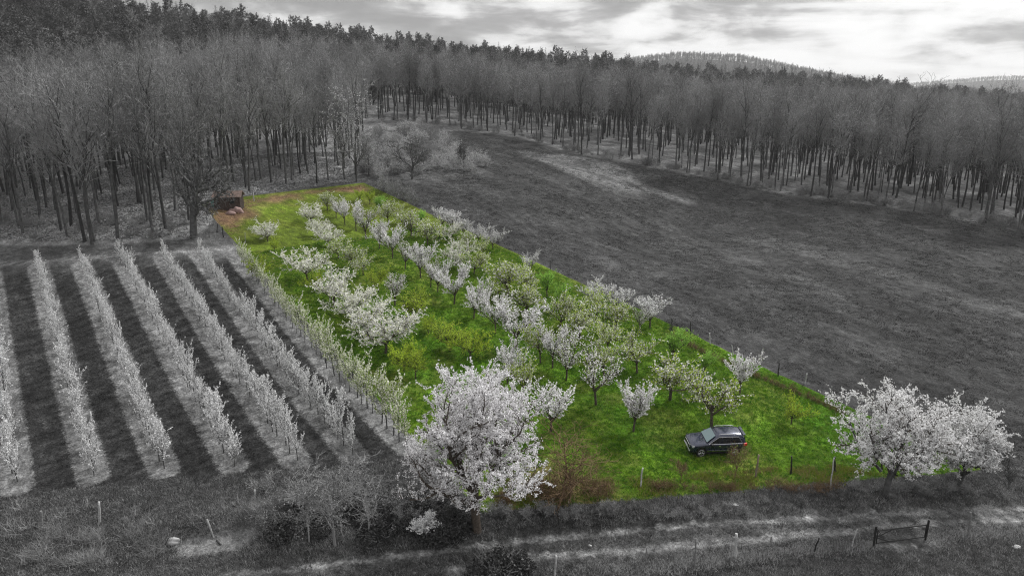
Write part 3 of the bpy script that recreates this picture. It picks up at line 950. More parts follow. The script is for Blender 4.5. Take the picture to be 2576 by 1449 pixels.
# ================================================================== OLD ORCHARD IN THE PLOT
def plum(r, h):       # vase: short trunk, steep limbs, brushes of upright shoots
    return grow(r, [dict(n=2, wob=.05, tip=.8),
                    dict(kids=(6, 7), t0=.7, t1=1.0, ang=31, angv=.25, len=1.9, rad=.62, n=6, wob=.10, up=.07, tip=.3),
                    dict(kids=(9, 11), t0=.15, ang=32, len=.36, rad=.5, n=4, wob=.14, up=.18, tip=.35),
                    dict(kids=(5, 7), t0=.1, ang=30, len=.45, rad=.6, n=2, wob=.15, up=.20, tip=.4)], h * .26, .075)
def spreading(r, h, sp=1.0):
    return grow(r, [dict(n=3, wob=.08, tip=.75),
                    dict(kids=(7, 9), t0=.5, t1=1.0, ang=52, angv=.3, len=1.6 * sp, rad=.6, n=6, wob=.17, up=.10, tip=.3),
                    dict(kids=(8, 10), t0=.15, ang=48, len=.42, rad=.5, n=4, wob=.22, up=.08, tip=.35),
                    dict(kids=(5, 6), t0=.1, ang=45, len=.45, rad=.6, n=2, wob=.2, up=.08, tip=.4)], h * .27, .085)
PR = {}
def mkset(key, fn, n, seed, mats, h=4.6):
    L = []
    for i in range(n):
        r = np.random.default_rng(seed + i)
        S = fn(r, h)
        hh = S[:, 5].max(); ends = S[S[:, 8] >= 2][:, 3:6]
        ww = np.percentile(np.hypot(ends[:, 0], ends[:, 1]), 93) * 2
        L.append((tree_meshes('%s_%d' % (key, i), S, 0, M['bark_brown'], M['bark_brown'], mats, minr=.010, r=r, strips=3), hh, ww))
    PR[key] = L
mkset('plum', plum, 5, 400, [(M['blossom_pink'], 10, .068, .022, 3, 1), (M['blossom'], 11, .07, .025, 3, 1), (M['blossom'], 7, .09, .03, 2, 1), (M['leaf_olive'], 2.2, .07, .05, 3, 1)])
mkset('mixed', lambda r, h: spreading(r, h, .95), 5, 420, [(M['blossom'], 6.5, .072, .025, 2, 1), (M['blossom_cream'], 3.8, .07, .025, 2, 1), (M['leaf_lime'], 7, .072, .05, 2, 1), (M['leaf_olive'], 3, .08, .06, 2, 1)])
mkset('cream', lambda r, h: spreading(r, h, 1.15), 4, 440, [(M['blossom_cream'], 15, .072, .03, 2, 1), (M['blossom'], 12, .072, .03, 2, 1), (M['leaf_lime'], 1.8, .07, .06, 3, 1)])
mkset('lime', spreading, 4, 460, [(M['leaf_lime'], 17, .075, .05, 2, 1), (M['leaf_olive'], 5, .07, .05, 2, 1)])
mkset('dim', plum, 3, 480, [(M['blossom_pink'], 12, .065, .03, 3, 1), (M['leaf_olive'], 3, .07, .05, 3, 1)])
mkset('greyplum', plum, 3, 490, [(M['blossom_grey'], 22, .07, .03, 3, 1), (M['blossom_grey_dim'], 5, .09, .03, 2, 1)])
mkset('fresh', plum, 2, 495, [(M['leaf_bright'], 22, .075, .05, 2, 1)])
DESC = {'plum': ('plum_tree', 'white vase-shaped tree'), 'mixed': ('fruit_tree', 'green-and-white spreading tree'),
        'cream': ('blossom_tree', 'broad cream-white blossoming tree'), 'lime': ('leafy_tree', 'yellow-green leafing tree'),
        'dim': ('fruit_tree', 'sparse pinkish-white tree'), 'greyplum': ('blossom_tree', 'pale grey-white blossoming tree'),
        'fresh': ('leafy_tree', 'bright green leafing tree')}
# (x, y of the trunk base, crown top y, width factor, kind, where)
T = [
 # steep row of vase-shaped plums
 (824, 529, 478, 1, 'mixed', 'at the far end of the plum row by the wood'),
 (846, 549, 492, 1, 'dim', 'second from the far end of the plum row'),
 (868, 566, 496, 1, 'plum', 'third from the far end of the plum row'),
 (896, 582, 504, 1, 'plum', 'fourth from the far end of the plum row'),
 (921, 603, 516, 1, 'dim', 'fifth from the far end of the plum row'),
 (954, 626, 548, 1, 'plum', 'sixth from the far end of the plum row'),
 (988, 651, 562, 1, 'plum', 'seventh from the far end of the plum row'),
 (1020, 677, 600, .9, 'dim', 'eighth from the far end of the plum row'),
 (1058, 699, 606, 1, 'plum', 'ninth from the far end of the plum row'),
 (1083, 723, 640, .8, 'dim', 'tenth from the far end of the plum row'),
 (1101, 736, 648, .9, 'plum', 'eleventh from the far end of the plum row'),
 (1143, 765, 662, 1.05, 'plum', 'twelfth from the far end of the plum row'),
 (1192, 801, 702, 1, 'plum', 'thirteenth from the far end of the plum row'),
 (1246, 839, 732, 1, 'plum', 'in the middle of the plot, behind the widest plum of its row'),
 (1300, 875, 750, 1.15, 'plum', 'widest of the plum row, in the middle of the plot'),
 (1360, 914, 806, .85, 'mixed', 'just beside and before the widest plum of its row'),
 (1390, 925, 802, .95, 'plum', 'fourth from the near end of the plum row'),
 (1424, 957, 832, .95, 'dim', 'third from the near end of the plum row'),
 (1499, 1018, 868, 1.05, 'dim', 'second from the near end of the plum row, thinly flowering'),
 (1593, 1085, 945, .95, 'plum', 'at the near end of the plum row on open grass'),
 (1386, 1085, 950, 1.1, 'plum', 'right behind the huge cherry, leaning towards the lawn'),
 (1276, 965, 850, .9, 'plum', 'just above the huge cherry, its left neighbour'),
 (1318, 1000, 878, .9, 'mixed', 'just above the huge cherry, its right neighbour'),
 # second column towards the meadow
 (904, 507, 474, .9, 'lime', 'first tree by the far right corner of the plot'),
 (930, 515, 478, .9, 'lime', 'second tree by the far right corner of the plot'),
 (953, 535, 490, 1, 'fresh', 'beside the meadow border near the far corner'),
 (978, 566, 498, 1.1, 'mixed', 'farthest of the white-green row next to the plums'),
 (1010, 560, 510, 1, 'mixed', 'second by the far meadow border'),
 (1036, 595, 524, 1.15, 'mixed', 'second of the white-green row next to the plums'),
 (1060, 570, 526, 1, 'fresh', 'near the far meadow border among white trees'),
 (1075, 617, 545, 1.1, 'mixed', 'third of the white-green row next to the plums'),
 (1106, 600, 548, 1, 'mixed', 'inside the far meadow border behind the white-green row'),
 (1137, 602, 552, 1.1, 'cream', 'with a clear dark trunk near the far meadow border'),
 (1146, 670, 592, 1.1, 'cream', 'fourth of the white-green row, creamier than its neighbours'),
 (1192, 690, 618, 1.1, 'mixed', 'fifth of the white-green row'),
 (1178, 633, 578, 1, 'mixed', 'before the grey-white trees of the meadow border'),
 (1215, 645, 590, 1.05, 'mixed', 'before the last of the grey-white trees of the meadow border'),
 (1278, 745, 652, 1.3, 'mixed', 'large one in the middle of the white-green row'),
 (1330, 745, 650, 1.05, 'mixed', 'right of the large one in the middle of the white-green row'),
 (1325, 798, 712, 1.25, 'mixed', 'low one before the large one of the white-green row'),
 (1228, 775, 705, .9, 'dim', 'behind the thirteenth plum'),
 (1376, 748, 678, .9, 'fresh', 'by the middle of the meadow border'),
 (1412, 775, 708, 1, 'fresh', 'second by the middle of the meadow border'),
 (1408, 830, 722, 1.0, 'mixed', 'tall narrow one beyond the widest plum'),
 (1458, 850, 738, 1.15, 'mixed', 'wide one beyond the fourth plum from the near end'),
 (1500, 800, 720, 1.1, 'mixed', 'under the meadow border beside the posts'),
 (1546, 838, 752, 1.1, 'mixed', 'under the middle meadow border, dark-limbed'),
 (1528, 886, 790, 1.05, 'mixed', 'centre of the right-hand half of the plot'),
 (1609, 838, 768, 1.05, 'dim', 'last before the grass gap on the meadow border'),
 (1603, 938, 832, 1.15, 'mixed', 'forked low, in the right-hand half of the plot'),
 (1520, 950, 850, 1.0, 'mixed', 'left of the low-forked one'),
 (1691, 908, 822, 1.1, 'fresh', 'beside the grassy right border, upright'),
 (1685, 1006, 885, 1.2, 'mixed', 'broad one between the last plum and the meadow border'),
 (1771, 940, 880, 1.05, 'fresh', 'second beside the grassy right border, bushy'),
 (1790, 1076, 928, 1.1, 'mixed', 'directly behind the parked car'),
 (1861, 991, 882, .95, 'plum', 'on the right border alone above the car'),
 (1990, 1066, 978, .9, 'lime', 'small round one right of the car'),
 # cream-white row towards the young orchard
 (674, 608, 546, 1.0, 'cream', 'small one alone on the lawn below the hut'),
 (691, 633, 592, .6, 'lime', 'thin sapling beside the lone small white tree'),
 (783, 566, 505, 1.1, 'cream', 'farthest of the cream row'),
 (805, 598, 540, 1.1, 'cream', 'second of the cream row'),
 (828, 622, 563, 1.1, 'cream', 'third of the cream row'),
 (852, 650, 585, 1.1, 'mixed', 'fourth of the cream row'),
 (884, 672, 612, 1, 'mixed', 'fifth of the cream row'),
 (914, 692, 620, 1.15, 'mixed', 'sixth of the cream row'),
 (774, 708, 618, 1.1, 'cream', 'with green below, left of the cream row'),
 (655, 705, 640, 1, 'lime', 'at the plot edge by the far ends of the young rows'),
 (800, 735, 665, .9, 'lime', 'low and before the brightest white tree group'),
 (840, 770, 672, 1.15, 'cream', 'first of the bright group in the left half'),
 (882, 803, 710, 1.2, 'cream', 'second of the bright group in the left half'),
 (925, 845, 745, 1.2, 'cream', 'third of the bright group in the left half'),
 (970, 888, 765, 1.25, 'cream', 'nearest and widest of the bright group in the left half'),
 (953, 735, 668, 1.05, 'lime', 'right of the cream row, farthest of the lime trees'),
 (994, 768, 682, 1.1, 'dim', 'between two lime trees left of the plums'),
 (1039, 804, 722, 1.1, 'lime', 'round-crowned one left of the plum row'),
 (1078, 840, 788, .9, 'lime', 'small low one left of the plum row'),
 (1132, 883, 798, 1.1, 'lime', 'behind the huge cherry, left one of a pair'),
 (1182, 905, 815, 1.1, 'lime', 'behind the huge cherry, right one of a pair'),
 (1017, 935, 855, 1.05, 'lime', 'above the border row, left one of a pair'),
 (1046, 952, 870, 1.0, 'lime', 'above the border row, right one of a pair'),
 # trees just outside, seen grey over the meadow
 (1112, 575, 520, 1.1, 'greyplum', 'first of the grey-white trees over the meadow border'),
 (1140, 583, 530, 1.1, 'greyplum', 'second of the grey-white trees over the meadow border'),
 (1168, 597, 543, 1.1, 'greyplum', 'third of the grey-white trees over the meadow border'),
 (1205, 612, 560, 1.1, 'greyplum', 'fourth of the grey-white trees over the meadow border'),
 (1240, 628, 572, 1.1, 'greyplum', 'fifth of the grey-white trees over the meadow border'),
 (1335, 682, 630, 1.1, 'greyplum', 'single one over the meadow border right of a gap'),
 (1490, 765, 696, 1.1, 'greyplum', 'left of three over the middle meadow border'),
 (1545, 790, 715, 1.1, 'greyplum', 'middle of three over the middle meadow border'),
 (1635, 825, 742, 1.1, 'greyplum', 'right and dimmest of three over the middle meadow border'),
]
rt = np.random.default_rng(88)
done = {}
for (x, y, ty, wf, kd, where) in T:
    p = hit(x, y)
    d = to_px(p[None])[2][0]
    # real height from the angular size, seen from above at the local dip angle
    dip = math.atan2(CAM_H - p[2], math.hypot(p[0], p[1]))
    hpx = (y - ty)
    H = hpx / FOC * d / math.cos(dip) * 1.03
    lst = PR[kd]; i = int(rt.integers(0, len(lst))); ms, hh, ww = lst[i]
    s = H / hh
    w = H * wf * {'plum': .78, 'dim': .78, 'greyplum': .86, 'fresh': .78, 'lime': .9, 'mixed': .88, 'cream': 1.06}[kd] / ww
    nm, ds = DESC[kd]
    lab = ds + ', ' + where
    if (kd, i) not in done:
        o = make_tree(nm, ms, lab, group='fruit trees of the old orchard')
        done[(kd, i)] = o
        o.location = tuple(p - [0, 0, .04]); o.rotation_euler = (0, 0, rt.random() * 6.28); o.scale = (w, w, s)
    else:
        dup(done[(kd, i)], tuple(p - [0, 0, .04]), rt.random() * 6.28, (w, w, s), lab)

# ---- the three big cherries
def cherry(name, r, p, h, rad, lab, blm, size, dens, lean=(0, 0), trunkf=.3, ang=50, len1=.95, env=(0, 0, .6, 5, .4)):
    S = grow(r, [dict(n=4, wob=.05, tip=.7),
                 dict(kids=(8, 9), t0=.55, t1=1.0, ang=ang, len=len1 / trunkf * .62, rad=.55, n=6, wob=.13, up=.10, tip=.3, angt=.5),
                 dict(kids=(8, 10), t0=.18, ang=48, len=.45, rad=.5, n=5, wob=.17, up=.06, tip=.3),
                 dict(kids=(7, 9), t0=.12, ang=45, len=.48, rad=.5, n=3, wob=.2, up=.02, tip=.4),
                 dict(kids=(3, 4), t0=.2, ang=45, len=.45, rad=.6, n=1, wob=.2, tip=.5)], h * trunkf, rad, d=(lean[0], lean[1], 1))
    k = h / S[:, 5].max()
    S[:, :6] *= k
    ex, ey_, ez, er, eh = env           # crown envelope: centre, height share, radius, half height share
    ph = r.random(6) * 6
    def inside(P):
        q = np.c_[(P[:, 0] - ex) / er, (P[:, 1] - ey_) / er, (P[:, 2] - h * ez) / (h * eh)]
        rad_ = np.linalg.norm(q, axis=1); az_ = np.arctan2(q[:, 1], q[:, 0]); el_ = q[:, 2]
        return rad_ < 1 + .10 * np.sin(3 * az_ + ph[0]) + .09 * np.sin(5 * az_ + 3 * el_ + ph[1]) + .10 * np.sin(7 * el_ + ph[2] + 2 * az_) + .06 * np.sin(11 * az_ + ph[3])
    S = S[inside(S[:, 3:6]) | (S[:, 8] == 0)]
    tm, cm = tree_meshes(name, S, 1, M['bark_brown'] if blm[0] != M['blossom_grey'] else M['bark_grey'], M['bark_brown'],
                         [(blm[0], dens * .5, size, .035, 3, 1), (blm[0], dens * .17, size, .055, 3, 4), (blm[1], dens * .4, size * .9, .05, 3, 1)], minr=.010, r=r, strips=4)
    o = make_tree(name, (tm, cm), lab)
    o.location = tuple(p)
    return o
pc = hit(1200, 1335)
CH = cherry('cherry_tree', np.random.default_rng(501), pc - [0, 0, .1], 12.6, .33, 'huge round white blossoming cherry with thick grey trunk at the near corner of the plot',
       (M['blossom'], M['blossom_pink']), .078, 32, trunkf=.33, ang=58, len1=1.0, env=(.2, .2, .60, 5.3, .40))
p1 = hit(2228, 1244)
cherry('cherry_tree', np.random.default_rng(502), p1 - [0, 0, .1], 9.8, .26, 'wide white cherry spreading over the lower right corner of the plot',
       (M['blossom_grey'], M['blossom']), .095, 15, lean=(.12, .1), trunkf=.24, ang=58, len1=1.05, env=(-.8, .4, .63, 5.3, .39))
p2 = hit(2408, 1230)
cherry('cherry_tree', np.random.default_rng(503), p2 - [0, 0, .1], 7.6, .17, 'smaller white cherry at the far right, next to the wide one',
       (M['blossom_grey'], M['blossom_grey']), .095, 17, lean=(.15, .1), trunkf=.3, ang=52, len1=1.0, env=(1.0, .4, .62, 3.7, .40))

# ================================================================== SINGLE BARE TREES AND SHRUBS
def single(nm, x, y, ty, fn, rad, lab, cat='tree', bark='bark_grey', twig='twig_grey', blooms=None, seed=1, wx=1.0, levels=None, minr=.012, tl=0):
    r = np.random.default_rng(seed)
    p = hit(x, y); d = to_px(p[None])[2][0]
    dip = math.atan2(CAM_H - p[2], math.hypot(p[0], p[1]))
    H = (y - ty) / FOC * d / math.cos(dip)
    S = grow(r, fn, H * .6, rad)
    k = H / S[:, 5].max(); S[:, :6] *= k; S[:, [0, 1, 3, 4]] *= wx
    ms = tree_meshes(nm, S, tl, M[bark], M[twig], blooms or [], minr=minr, r=r)
    o = make_tree(nm, ms, lab, cat)
    o.location = tuple(p - [0, 0, .05]); o.rotation_euler = (0, 0, 0)
    return o
oak = [dict(n=5, wob=.1, tip=.55), dict(kids=(10, 12), t0=.3, ang=68, len=.75, rad=.5, n=6, wob=.24, up=.05, tip=.3),
       dict(kids=(6, 8), t0=.2, ang=55, len=.5, rad=.5, n=4, wob=.3, tip=.3), dict(kids=(5, 7), t0=.1, ang=50, len=.5, rad=.5, n=3, wob=.3, tip=.4),
       dict(kids=(4, 5), t0=.1, ang=50, len=.5, rad=.6, n=1, wob=.2, tip=.5)]
vase = [dict(n=3, wob=.06, tip=.7), dict(kids=(5, 6), t0=.5, ang=38, len=1.2, rad=.55, n=6, wob=.13, up=.07, tip=.25),
        dict(kids=(6, 8), t0=.2, ang=42, len=.5, rad=.5, n=4, wob=.18, up=.05, tip=.3), dict(kids=(6, 7), t0=.1, ang=42, len=.5, rad=.5, n=2, wob=.2, tip=.4),
        dict(kids=(3, 4), t0=.1, ang=42, len=.6, rad=.6, n=1, wob=.2, tip=.5)]
poleT = [dict(n=7, wob=.05, tip=.2), dict(kids=(22, 26), t0=.2, ang=48, len=.24, rad=.35, n=4, wob=.15, up=.15, tip=.3),
         dict(kids=(5, 7), t0=.1, ang=45, len=.45, rad=.5, n=2, wob=.2, tip=.4), dict(kids=(2, 4), t0=.1, ang=45, len=.5, rad=.6, n=1, wob=.2, tip=.5)]
single('oak_tree', 488, 598, 330, oak, .5, 'gnarled dark oak with crooked low limbs at the corner beside the hut', 'oak', seed=601, wx=.8, minr=.02, tl=1, twig='bark_grey')
single('field_tree', 1037, 452, 325, vase, .24, 'dark bare open-crowned tree alone at the end of the meadow', seed=602, wx=1.15, minr=.035, tl=1, twig='bark_grey')
single('field_tree', 1168, 430, 350, vase, .13, 'small dark bare tree right of the lone one at the meadow end', seed=603, wx=.8, minr=.02, tl=1, twig='bark_grey')
single('slender_tree', 868, 452, 205, poleT, .2, 'tall pale-crowned tree at the corner of the left wood', twig='twig_pale', blooms=[(M['blossom_grey_dim'], 2.2, .2, .15, 2, 1)], seed=604, wx=1.3, minr=.02)
single('slender_tree', 897, 458, 262, vase, .18, 'dark forked bare tree just right of the pale-crowned one', seed=605, wx=.7, minr=.02, tl=1)
single('slender_tree', 928, 440, 345, oak, .12, 'short crooked bare tree between the wood corner and the bright thicket', seed=606, wx=.8, minr=.018, tl=1)
single('bare_sapling', 843, 1375, 1165, vase, .09, 'pale grey sapling with a leaning stem in the dark brambles', bark='twig_pale', twig='twig_pale', blooms=[(M['bud_grey'], 6, .07, .05, 3, 1)], seed=607, wx=1.1, minr=.010)
single('bare_sapling', 778, 1364, 1180, poleT, .05, 'thin straight sapling left of the leaning pale one', bark='twig_pale', twig='twig_pale', blooms=[(M['bud_grey'], 6, .07, .05, 2, 1)], seed=608, wx=1.5, minr=.009)
single('bare_sapling', 928, 1346, 1150, poleT, .06, 'straight bare sapling between the brambles and the huge cherry', bark='twig_pale', twig='twig_grey', blooms=[(M['bud_grey'], 4, .06, .04, 2, 1)], seed=609, wx=1.6, minr=.009)
single('bare_sapling', 1403, 1282, 1072, poleT, .10, 'tall brown leafless sapling right of the huge cherry', bark='brown_twig', twig='brown_twig', seed=610, wx=2.4, minr=.010)
single('bare_sapling', 1432, 1268, 1110, vase, .06, 'second brown leafless sapling, wider, near the tall one', bark='brown_twig', twig='brown_twig', seed=611, wx=.9, minr=.009)
single('twiggy_shrub', 1848, 1205, 1108, vase, .03, 'brown leafless shrub standing before the rear wheel of the car', 'shrub', bark='brown_twig', twig='brown_twig', seed=612, wx=.8, minr=.007, blooms=[(M['leaf_olive'], 1.5, .06, .05, 3, 1)])
single('twiggy_shrub', 1712, 1212, 1148, vase, .025, 'brown leafless shrub left in front of the car', 'shrub', bark='brown_twig', twig='brown_twig', seed=613, wx=.8, minr=.007)
single('dead_tree', 1688, 850, 798, poleT, .06, 'thin dark dead tree on the meadow border beside the posts', bark='bark_grey', twig='bark_grey', seed=614, wx=.6, minr=.012)
single('bare_sapling', 2538, 1236, 1150, poleT, .04, 'thin dark sapling near the right edge below the cherries', bark='bark_grey', twig='bark_grey', seed=615, wx=1.0, minr=.010)
single('white_shrub', 1068, 1348, 1286, vase, .03, 'small bright white flowering shrub left of the huge cherry trunk', 'shrub', bark='twig_pale', twig='twig_pale', blooms=[(M['blossom_grey'], 16, .07, .04, 2, 1)], seed=616, wx=1.1, minr=.007)

# twiggy shrubs and thickets, built once and copied
def shrub_mesh(nm, r, h, bark, blooms, kids=9, minr=.01):
    S = np.concatenate([grow(r, [dict(n=4, wob=.12, tip=.4), dict(kids=(4, 6), t0=.2, ang=38, len=.5, rad=.6, n=3, wob=.16, up=.08, tip=.4),
                            dict(kids=(3, 5), t0=.1, ang=40, len=.5, rad=.6, n=1, wob=.2, tip=.5)], h * (.6 + .4 * r.random()), .022,
                            p=(r.normal() * .15 * h, r.normal() * .15 * h, 0), d=(r.normal() * .45, r.normal() * .45, 1)) for _ in range(kids)])
    b = Buf(); mats = [M[bark]]
    b.add(tubes(np.c_[S[:, :6], np.maximum(S[:, 6], minr), np.maximum(S[:, 7], minr)], 2), 0)
    for mt, dens, size, spread, ml, _ in blooms:
        s = S[S[:, 8] >= ml]; L = np.linalg.norm(s[:, 3:6] - s[:, :3], axis=1); c = r.poisson(L * dens); ix = np.repeat(np.arange(len(s)), c)
        t = r.random(len(ix))[:, None]; P = s[ix, :3] * (1 - t) + s[ix, 3:6] * t + r.normal(size=(len(ix), 3)) * spread
        if M[mt] not in mats: mats.append(M[mt])
        b.add(leaf_quads(P, size, r=r), mats.index(M[mt]))
    return b.mesh(nm, mats)
shr_pale = [shrub_mesh('pale_shrub_%d' % i, np.random.default_rng(700 + i), 3.2, 'twig_pale', [('blossom_grey_dim' if i != 1 else 'bud_grey', 5, .12, .1, 1, 1)], kids=12, minr=.018) for i in range(3)]
shr_brown = [shrub_mesh('brown_shrub_%d' % i, np.random.default_rng(710 + i), 1.4, 'brown_twig', [], kids=14, minr=.009) for i in range(3)]
shr_grey = [shrub_mesh('grey_shrub_%d' % i, np.random.default_rng(720 + i), 1.5, 'twig_grey', [('bud_grey', 3, .07, .06, 1, 1)], kids=14, minr=.009) for i in range(3)]
rs = np.random.default_rng(91)
def place_shrubs(name, meshes, pxs, lab, cat, group, smin=.8, smax=1.2):
    for (x, y, s) in pxs:
        p = hit(x, y); o = link(name, meshes[int(rs.integers(0, len(meshes)))])
        o.location = tuple(p - [0, 0, .05]); o.rotation_euler = (0, 0, rs.random() * 6.28)
        k = s * (smin + (smax - smin) * rs.random()); o.scale = (k, k, k)
        tag(o, lab, cat, group)
cl = []
for _ in range(400):
    x = 915 + 320 * rs.random(); y = 322 + 125 * rs.random()
    lim_top = np.interp(x, [915, 1000, 1100, 1160, 1240], [345, 322, 350, 385, 418]); lim_bot = np.interp(x, [915, 1000, 1060, 1150, 1240], [455, 450, 442, 436, 432])
    if lim_top < y < lim_bot: cl.append((x, y, .45 + .5 * rs.random()))
place_shrubs('pale_shrub', shr_pale, cl[:95], 'pale feathery shrub in the bright thicket at the meadow end', 'shrub', 'shrubs of the bright thicket')
place_shrubs('pale_shrub', [shr_pale[1]], [(980, 492, .8), (1003, 500, .8), (1025, 505, .7), (965, 484, .7), (1040, 517, .6)],
             'low grey shrub outside the far meadow border of the plot', 'shrub', 'low shrubs outside the far meadow border')
place_shrubs('brown_shrub', shr_brown, [(1350 + 200 * rs.random(), 1235 + 30 * rs.random(), .8 + .4 * rs.random()) for _ in range(10)] + [(1260 + 90 * rs.random(), 1225 + 50 * rs.random(), .7) for _ in range(6)],
             'brown leafless shrub low in the near corner of the plot', 'shrub', 'brown shrubs in the near corner')
hp = [(1690, 848), (1740, 872), (1780, 893), (1830, 915), (1880, 936), (1940, 962), (2000, 987), (2060, 1012), (2125, 1040)]
hpd = dense(hp, 4)
place_shrubs('hedge_shrub', shr_brown, [(x + rs.normal() * 2, y + 2, .42) for x, y in hpd], 'low dead-brown hedge shrub along the right border of the plot', 'shrub', 'low brown hedge of the right border')
place_shrubs('brown_shrub', shr_brown, [(1600 + 640 * rs.random(), 1222 + 14 * rs.random(), .5) for _ in range(22)],
             'low brown shrub on the lower fence line of the plot', 'shrub', 'low brown shrubs of the lower fence line')
place_shrubs('grey_shrub', shr_grey, [(660 + 500 * rs.random(), 1235 + 90 * rs.random(), .9) for _ in range(26)] + [(1230 + 700 * rs.random(), 1290 + 14 * rs.random(), .55) for _ in range(22)]
             + [(2120 + 450 * rs.random(), 1256 - 34 * rs.random(), .5) for _ in range(14)],
             'grey tangled shrub on the bank below the plot', 'shrub', 'grey shrubs of the bank')

eb = []
for _ in range(150):
    x = 950 + 1640 * rs.random(); eb.append((x, float(np.interp(x, EDGE_X, EDGE_Y)) - 1 - 9 * rs.random(), .5 + .9 * rs.random()))
place_shrubs('grey_shrub', shr_grey, eb, 'low grey shrub in the undergrowth along the right wood edge', 'shrub', 'undergrowth of the right wood edge')
eb = [(x, float(np.interp(x, EDGE_X, EDGE_Y)) - 3 - 60 * rs.random(), .5 + .6 * rs.random()) for x in 470 * rs.random(28)]
place_shrubs('grey_shrub', shr_grey, eb, 'low grey shrub between the trunks of the left wood', 'shrub', 'undergrowth of the left wood')
# ivy and bramble mounds
def mound(nm, r, w, h, n_, mat, size):
    P = r.normal(size=(n_, 3)); P /= np.linalg.norm(P, axis=1, keepdims=True); P[:, 2] = np.abs(P[:, 2])
    rr = (.55 + .45 * r.random((n_, 1)) ** .5) * (1 + .22 * np.sin(P[:, :1] * 5 + 1) * np.cos(P[:, 1:2] * 6))
    P = P * rr * np.array([w, w * .8, h])
    b = Buf(); b.add(leaf_quads(P, size, flat=.2, r=r), 0)
    L = []
    for _ in range(60):
        az = r.random() * 6.28; q = np.array([math.cos(az) * w, math.sin(az) * w * .8, h]) * (.3 + .8 * r.random(3))
        L.append((0, 0, 0, *q, .02, .008))
    b.add(tubes(np.array(L), 3), 1)
    return b.mesh(nm, [M[mat], M['twig_grey']])
iv = [mound('ivy_mound_%d' % i, np.random.default_rng(740 + i), 1.7, 1.15, 3800, 'ivy', .10) for i in range(3)]
for (x, y, s, lab, grp) in [(1245, 1449, 1.25, 'round dark bramble mound at the bottom edge of the picture', None), (1300, 1430, .8, 'smaller dark bramble mound right of the round one at the bottom edge', None)] + \
    [(700 + 480 * rs.random(), 1275 + 75 * rs.random(), .6 + .45 * rs.random(), 'dark ivy and bramble mound on the bank left of the huge cherry', 'bramble mounds of the bank') for _ in range(22)]:
    p = hit(x, y); o = link('bramble_mound', iv[int(rs.integers(0, 3))]); o.location = tuple(p - [0, 0, .1]); o.rotation_euler = (0, 0, rs.random() * 6.28); o.scale = (s, s, s * (.8 + .4 * rs.random()))
    tag(o, lab, 'bramble', grp)

# ================================================================== GRASS
def tuft(nm, r, nb, h, w, mat, spread=.12, lean=.5):
    base = r.normal(size=(nb, 3)) * spread; base[:, 2] = -.02
    d = r.normal(size=(nb, 3)) * lean; d[:, 2] = 1; d /= np.linalg.norm(d, axis=1, keepdims=True)
    hh = (h * (.5 + .7 * r.random(nb)))[:, None]
    m1 = base + d * hh * .55; d2 = d + r.normal(size=(nb, 3)) * lean * .6; d2 /= np.linalg.norm(d2, axis=1, keepdims=True); t1 = m1 + d2 * hh * .5
    b = Buf()
    b.add(tubes(np.c_[base, m1, np.full(nb, w), np.full(nb, w * .8)], 2), 0)
    b.add(tubes(np.c_[m1, t1, np.full(nb, w * .8), np.full(nb, w * .15)], 2), 0)
    return b.mesh(nm, [mat])
gm = {'grass_dark': simple('grass_dark', g(.075), .8, spec=.1, trans=.3), 'grass_mid': simple('grass_mid', g(.17), .8, spec=.1, trans=.3),
      'grass_dry': simple('grass_dry', g(.36), .8, spec=.1, trans=.3),
      'grass_green': simple('grass_green', (.12, .25, .016), .7, spec=.1, trans=.35), 'grass_lush': simple('grass_lush', (.055, .165, .014), .7, spec=.1, trans=.35),
      'grass_olive': simple('grass_olive', (.18, .22, .035), .7, spec=.1, trans=.3), 'grass_straw': simple('grass_straw', (.24, .20, .09), .8, spec=.1, trans=.3)}
tf = {k: [tuft('tuft_%s_%d' % (k, i), np.random.default_rng(800 + i + 10 * j), 16, .15, .011, m_) for i in range(2)] for j, (k, m_) in enumerate(gm.items())}
reed = [tuft('reed_%d' % i, np.random.default_rng(860 + i), 16, .95, .010, gm['grass_dry' if i < 3 else 'grass_mid'], spread=.22, lean=.75) for i in range(5)]
rg = np.random.default_rng(99)
def cloud(n_, pxpolyg):
    xs = [p[0] for p in pxpolyg]; ys = [p[1] for p in pxpolyg]
    Pw = hits(dense(pxpolyg + [pxpolyg[0]], 4))[:, :2]
    lo, hi = Pw.min(0), Pw.max(0)
    Q = lo + (hi - lo) * rg.random((int(n_ * 2.2), 2))
    k = poly_sd(Q[:, 0], Q[:, 1], Pw) > 0
    return Q[k][:n_]
def grass(name, Q, variants, lab, smin=.7, smax=1.4, weights=None):
    P = np.c_[Q, terrain(Q[:, 0], Q[:, 1])]
    idx = rg.choice(len(variants), len(Q), p=weights)
    scatter(name, [[v] for v in variants], P, smin + (smax - smin) * rg.random(len(Q)), rg.random(len(Q)) * 6.28, idx, lab, 'grass')
# inside the plot
Q = cloud(60000, [(1212, 1290), (620, 640), (1120, 560), (2476, 1180)])
pv = vnoise(Q[:, 0], Q[:, 1], 4, 31) * .6 + vnoise(Q[:, 0], Q[:, 1], 1.4, 32) * .4
Q = Q[rg.random(len(Q)) < .35 + .9 * pv]
grass('green_grass', Q, tf['grass_green'] + tf['grass_lush'] + tf['grass_olive'], 'lush green grass under the old fruit trees of the plot', .6, 1.3, [.27, .27, .18, .18, .05, .05])
Q = cloud(3600, [(1215, 1288), (1330, 1215), (1700, 1195), (2100, 1170), (2250, 1198)])
Q = Q[rg.random(len(Q)) < sstep(.42, .7, vnoise(Q[:, 0], Q[:, 1], 1.6, 61)) * .7]
grass('straw_grass', Q, tf['grass_straw'] + tf['grass_olive'], 'straw-coloured rough grass along the lower border of the plot', 1.0, 2.1, [.2, .2, .3, .3])
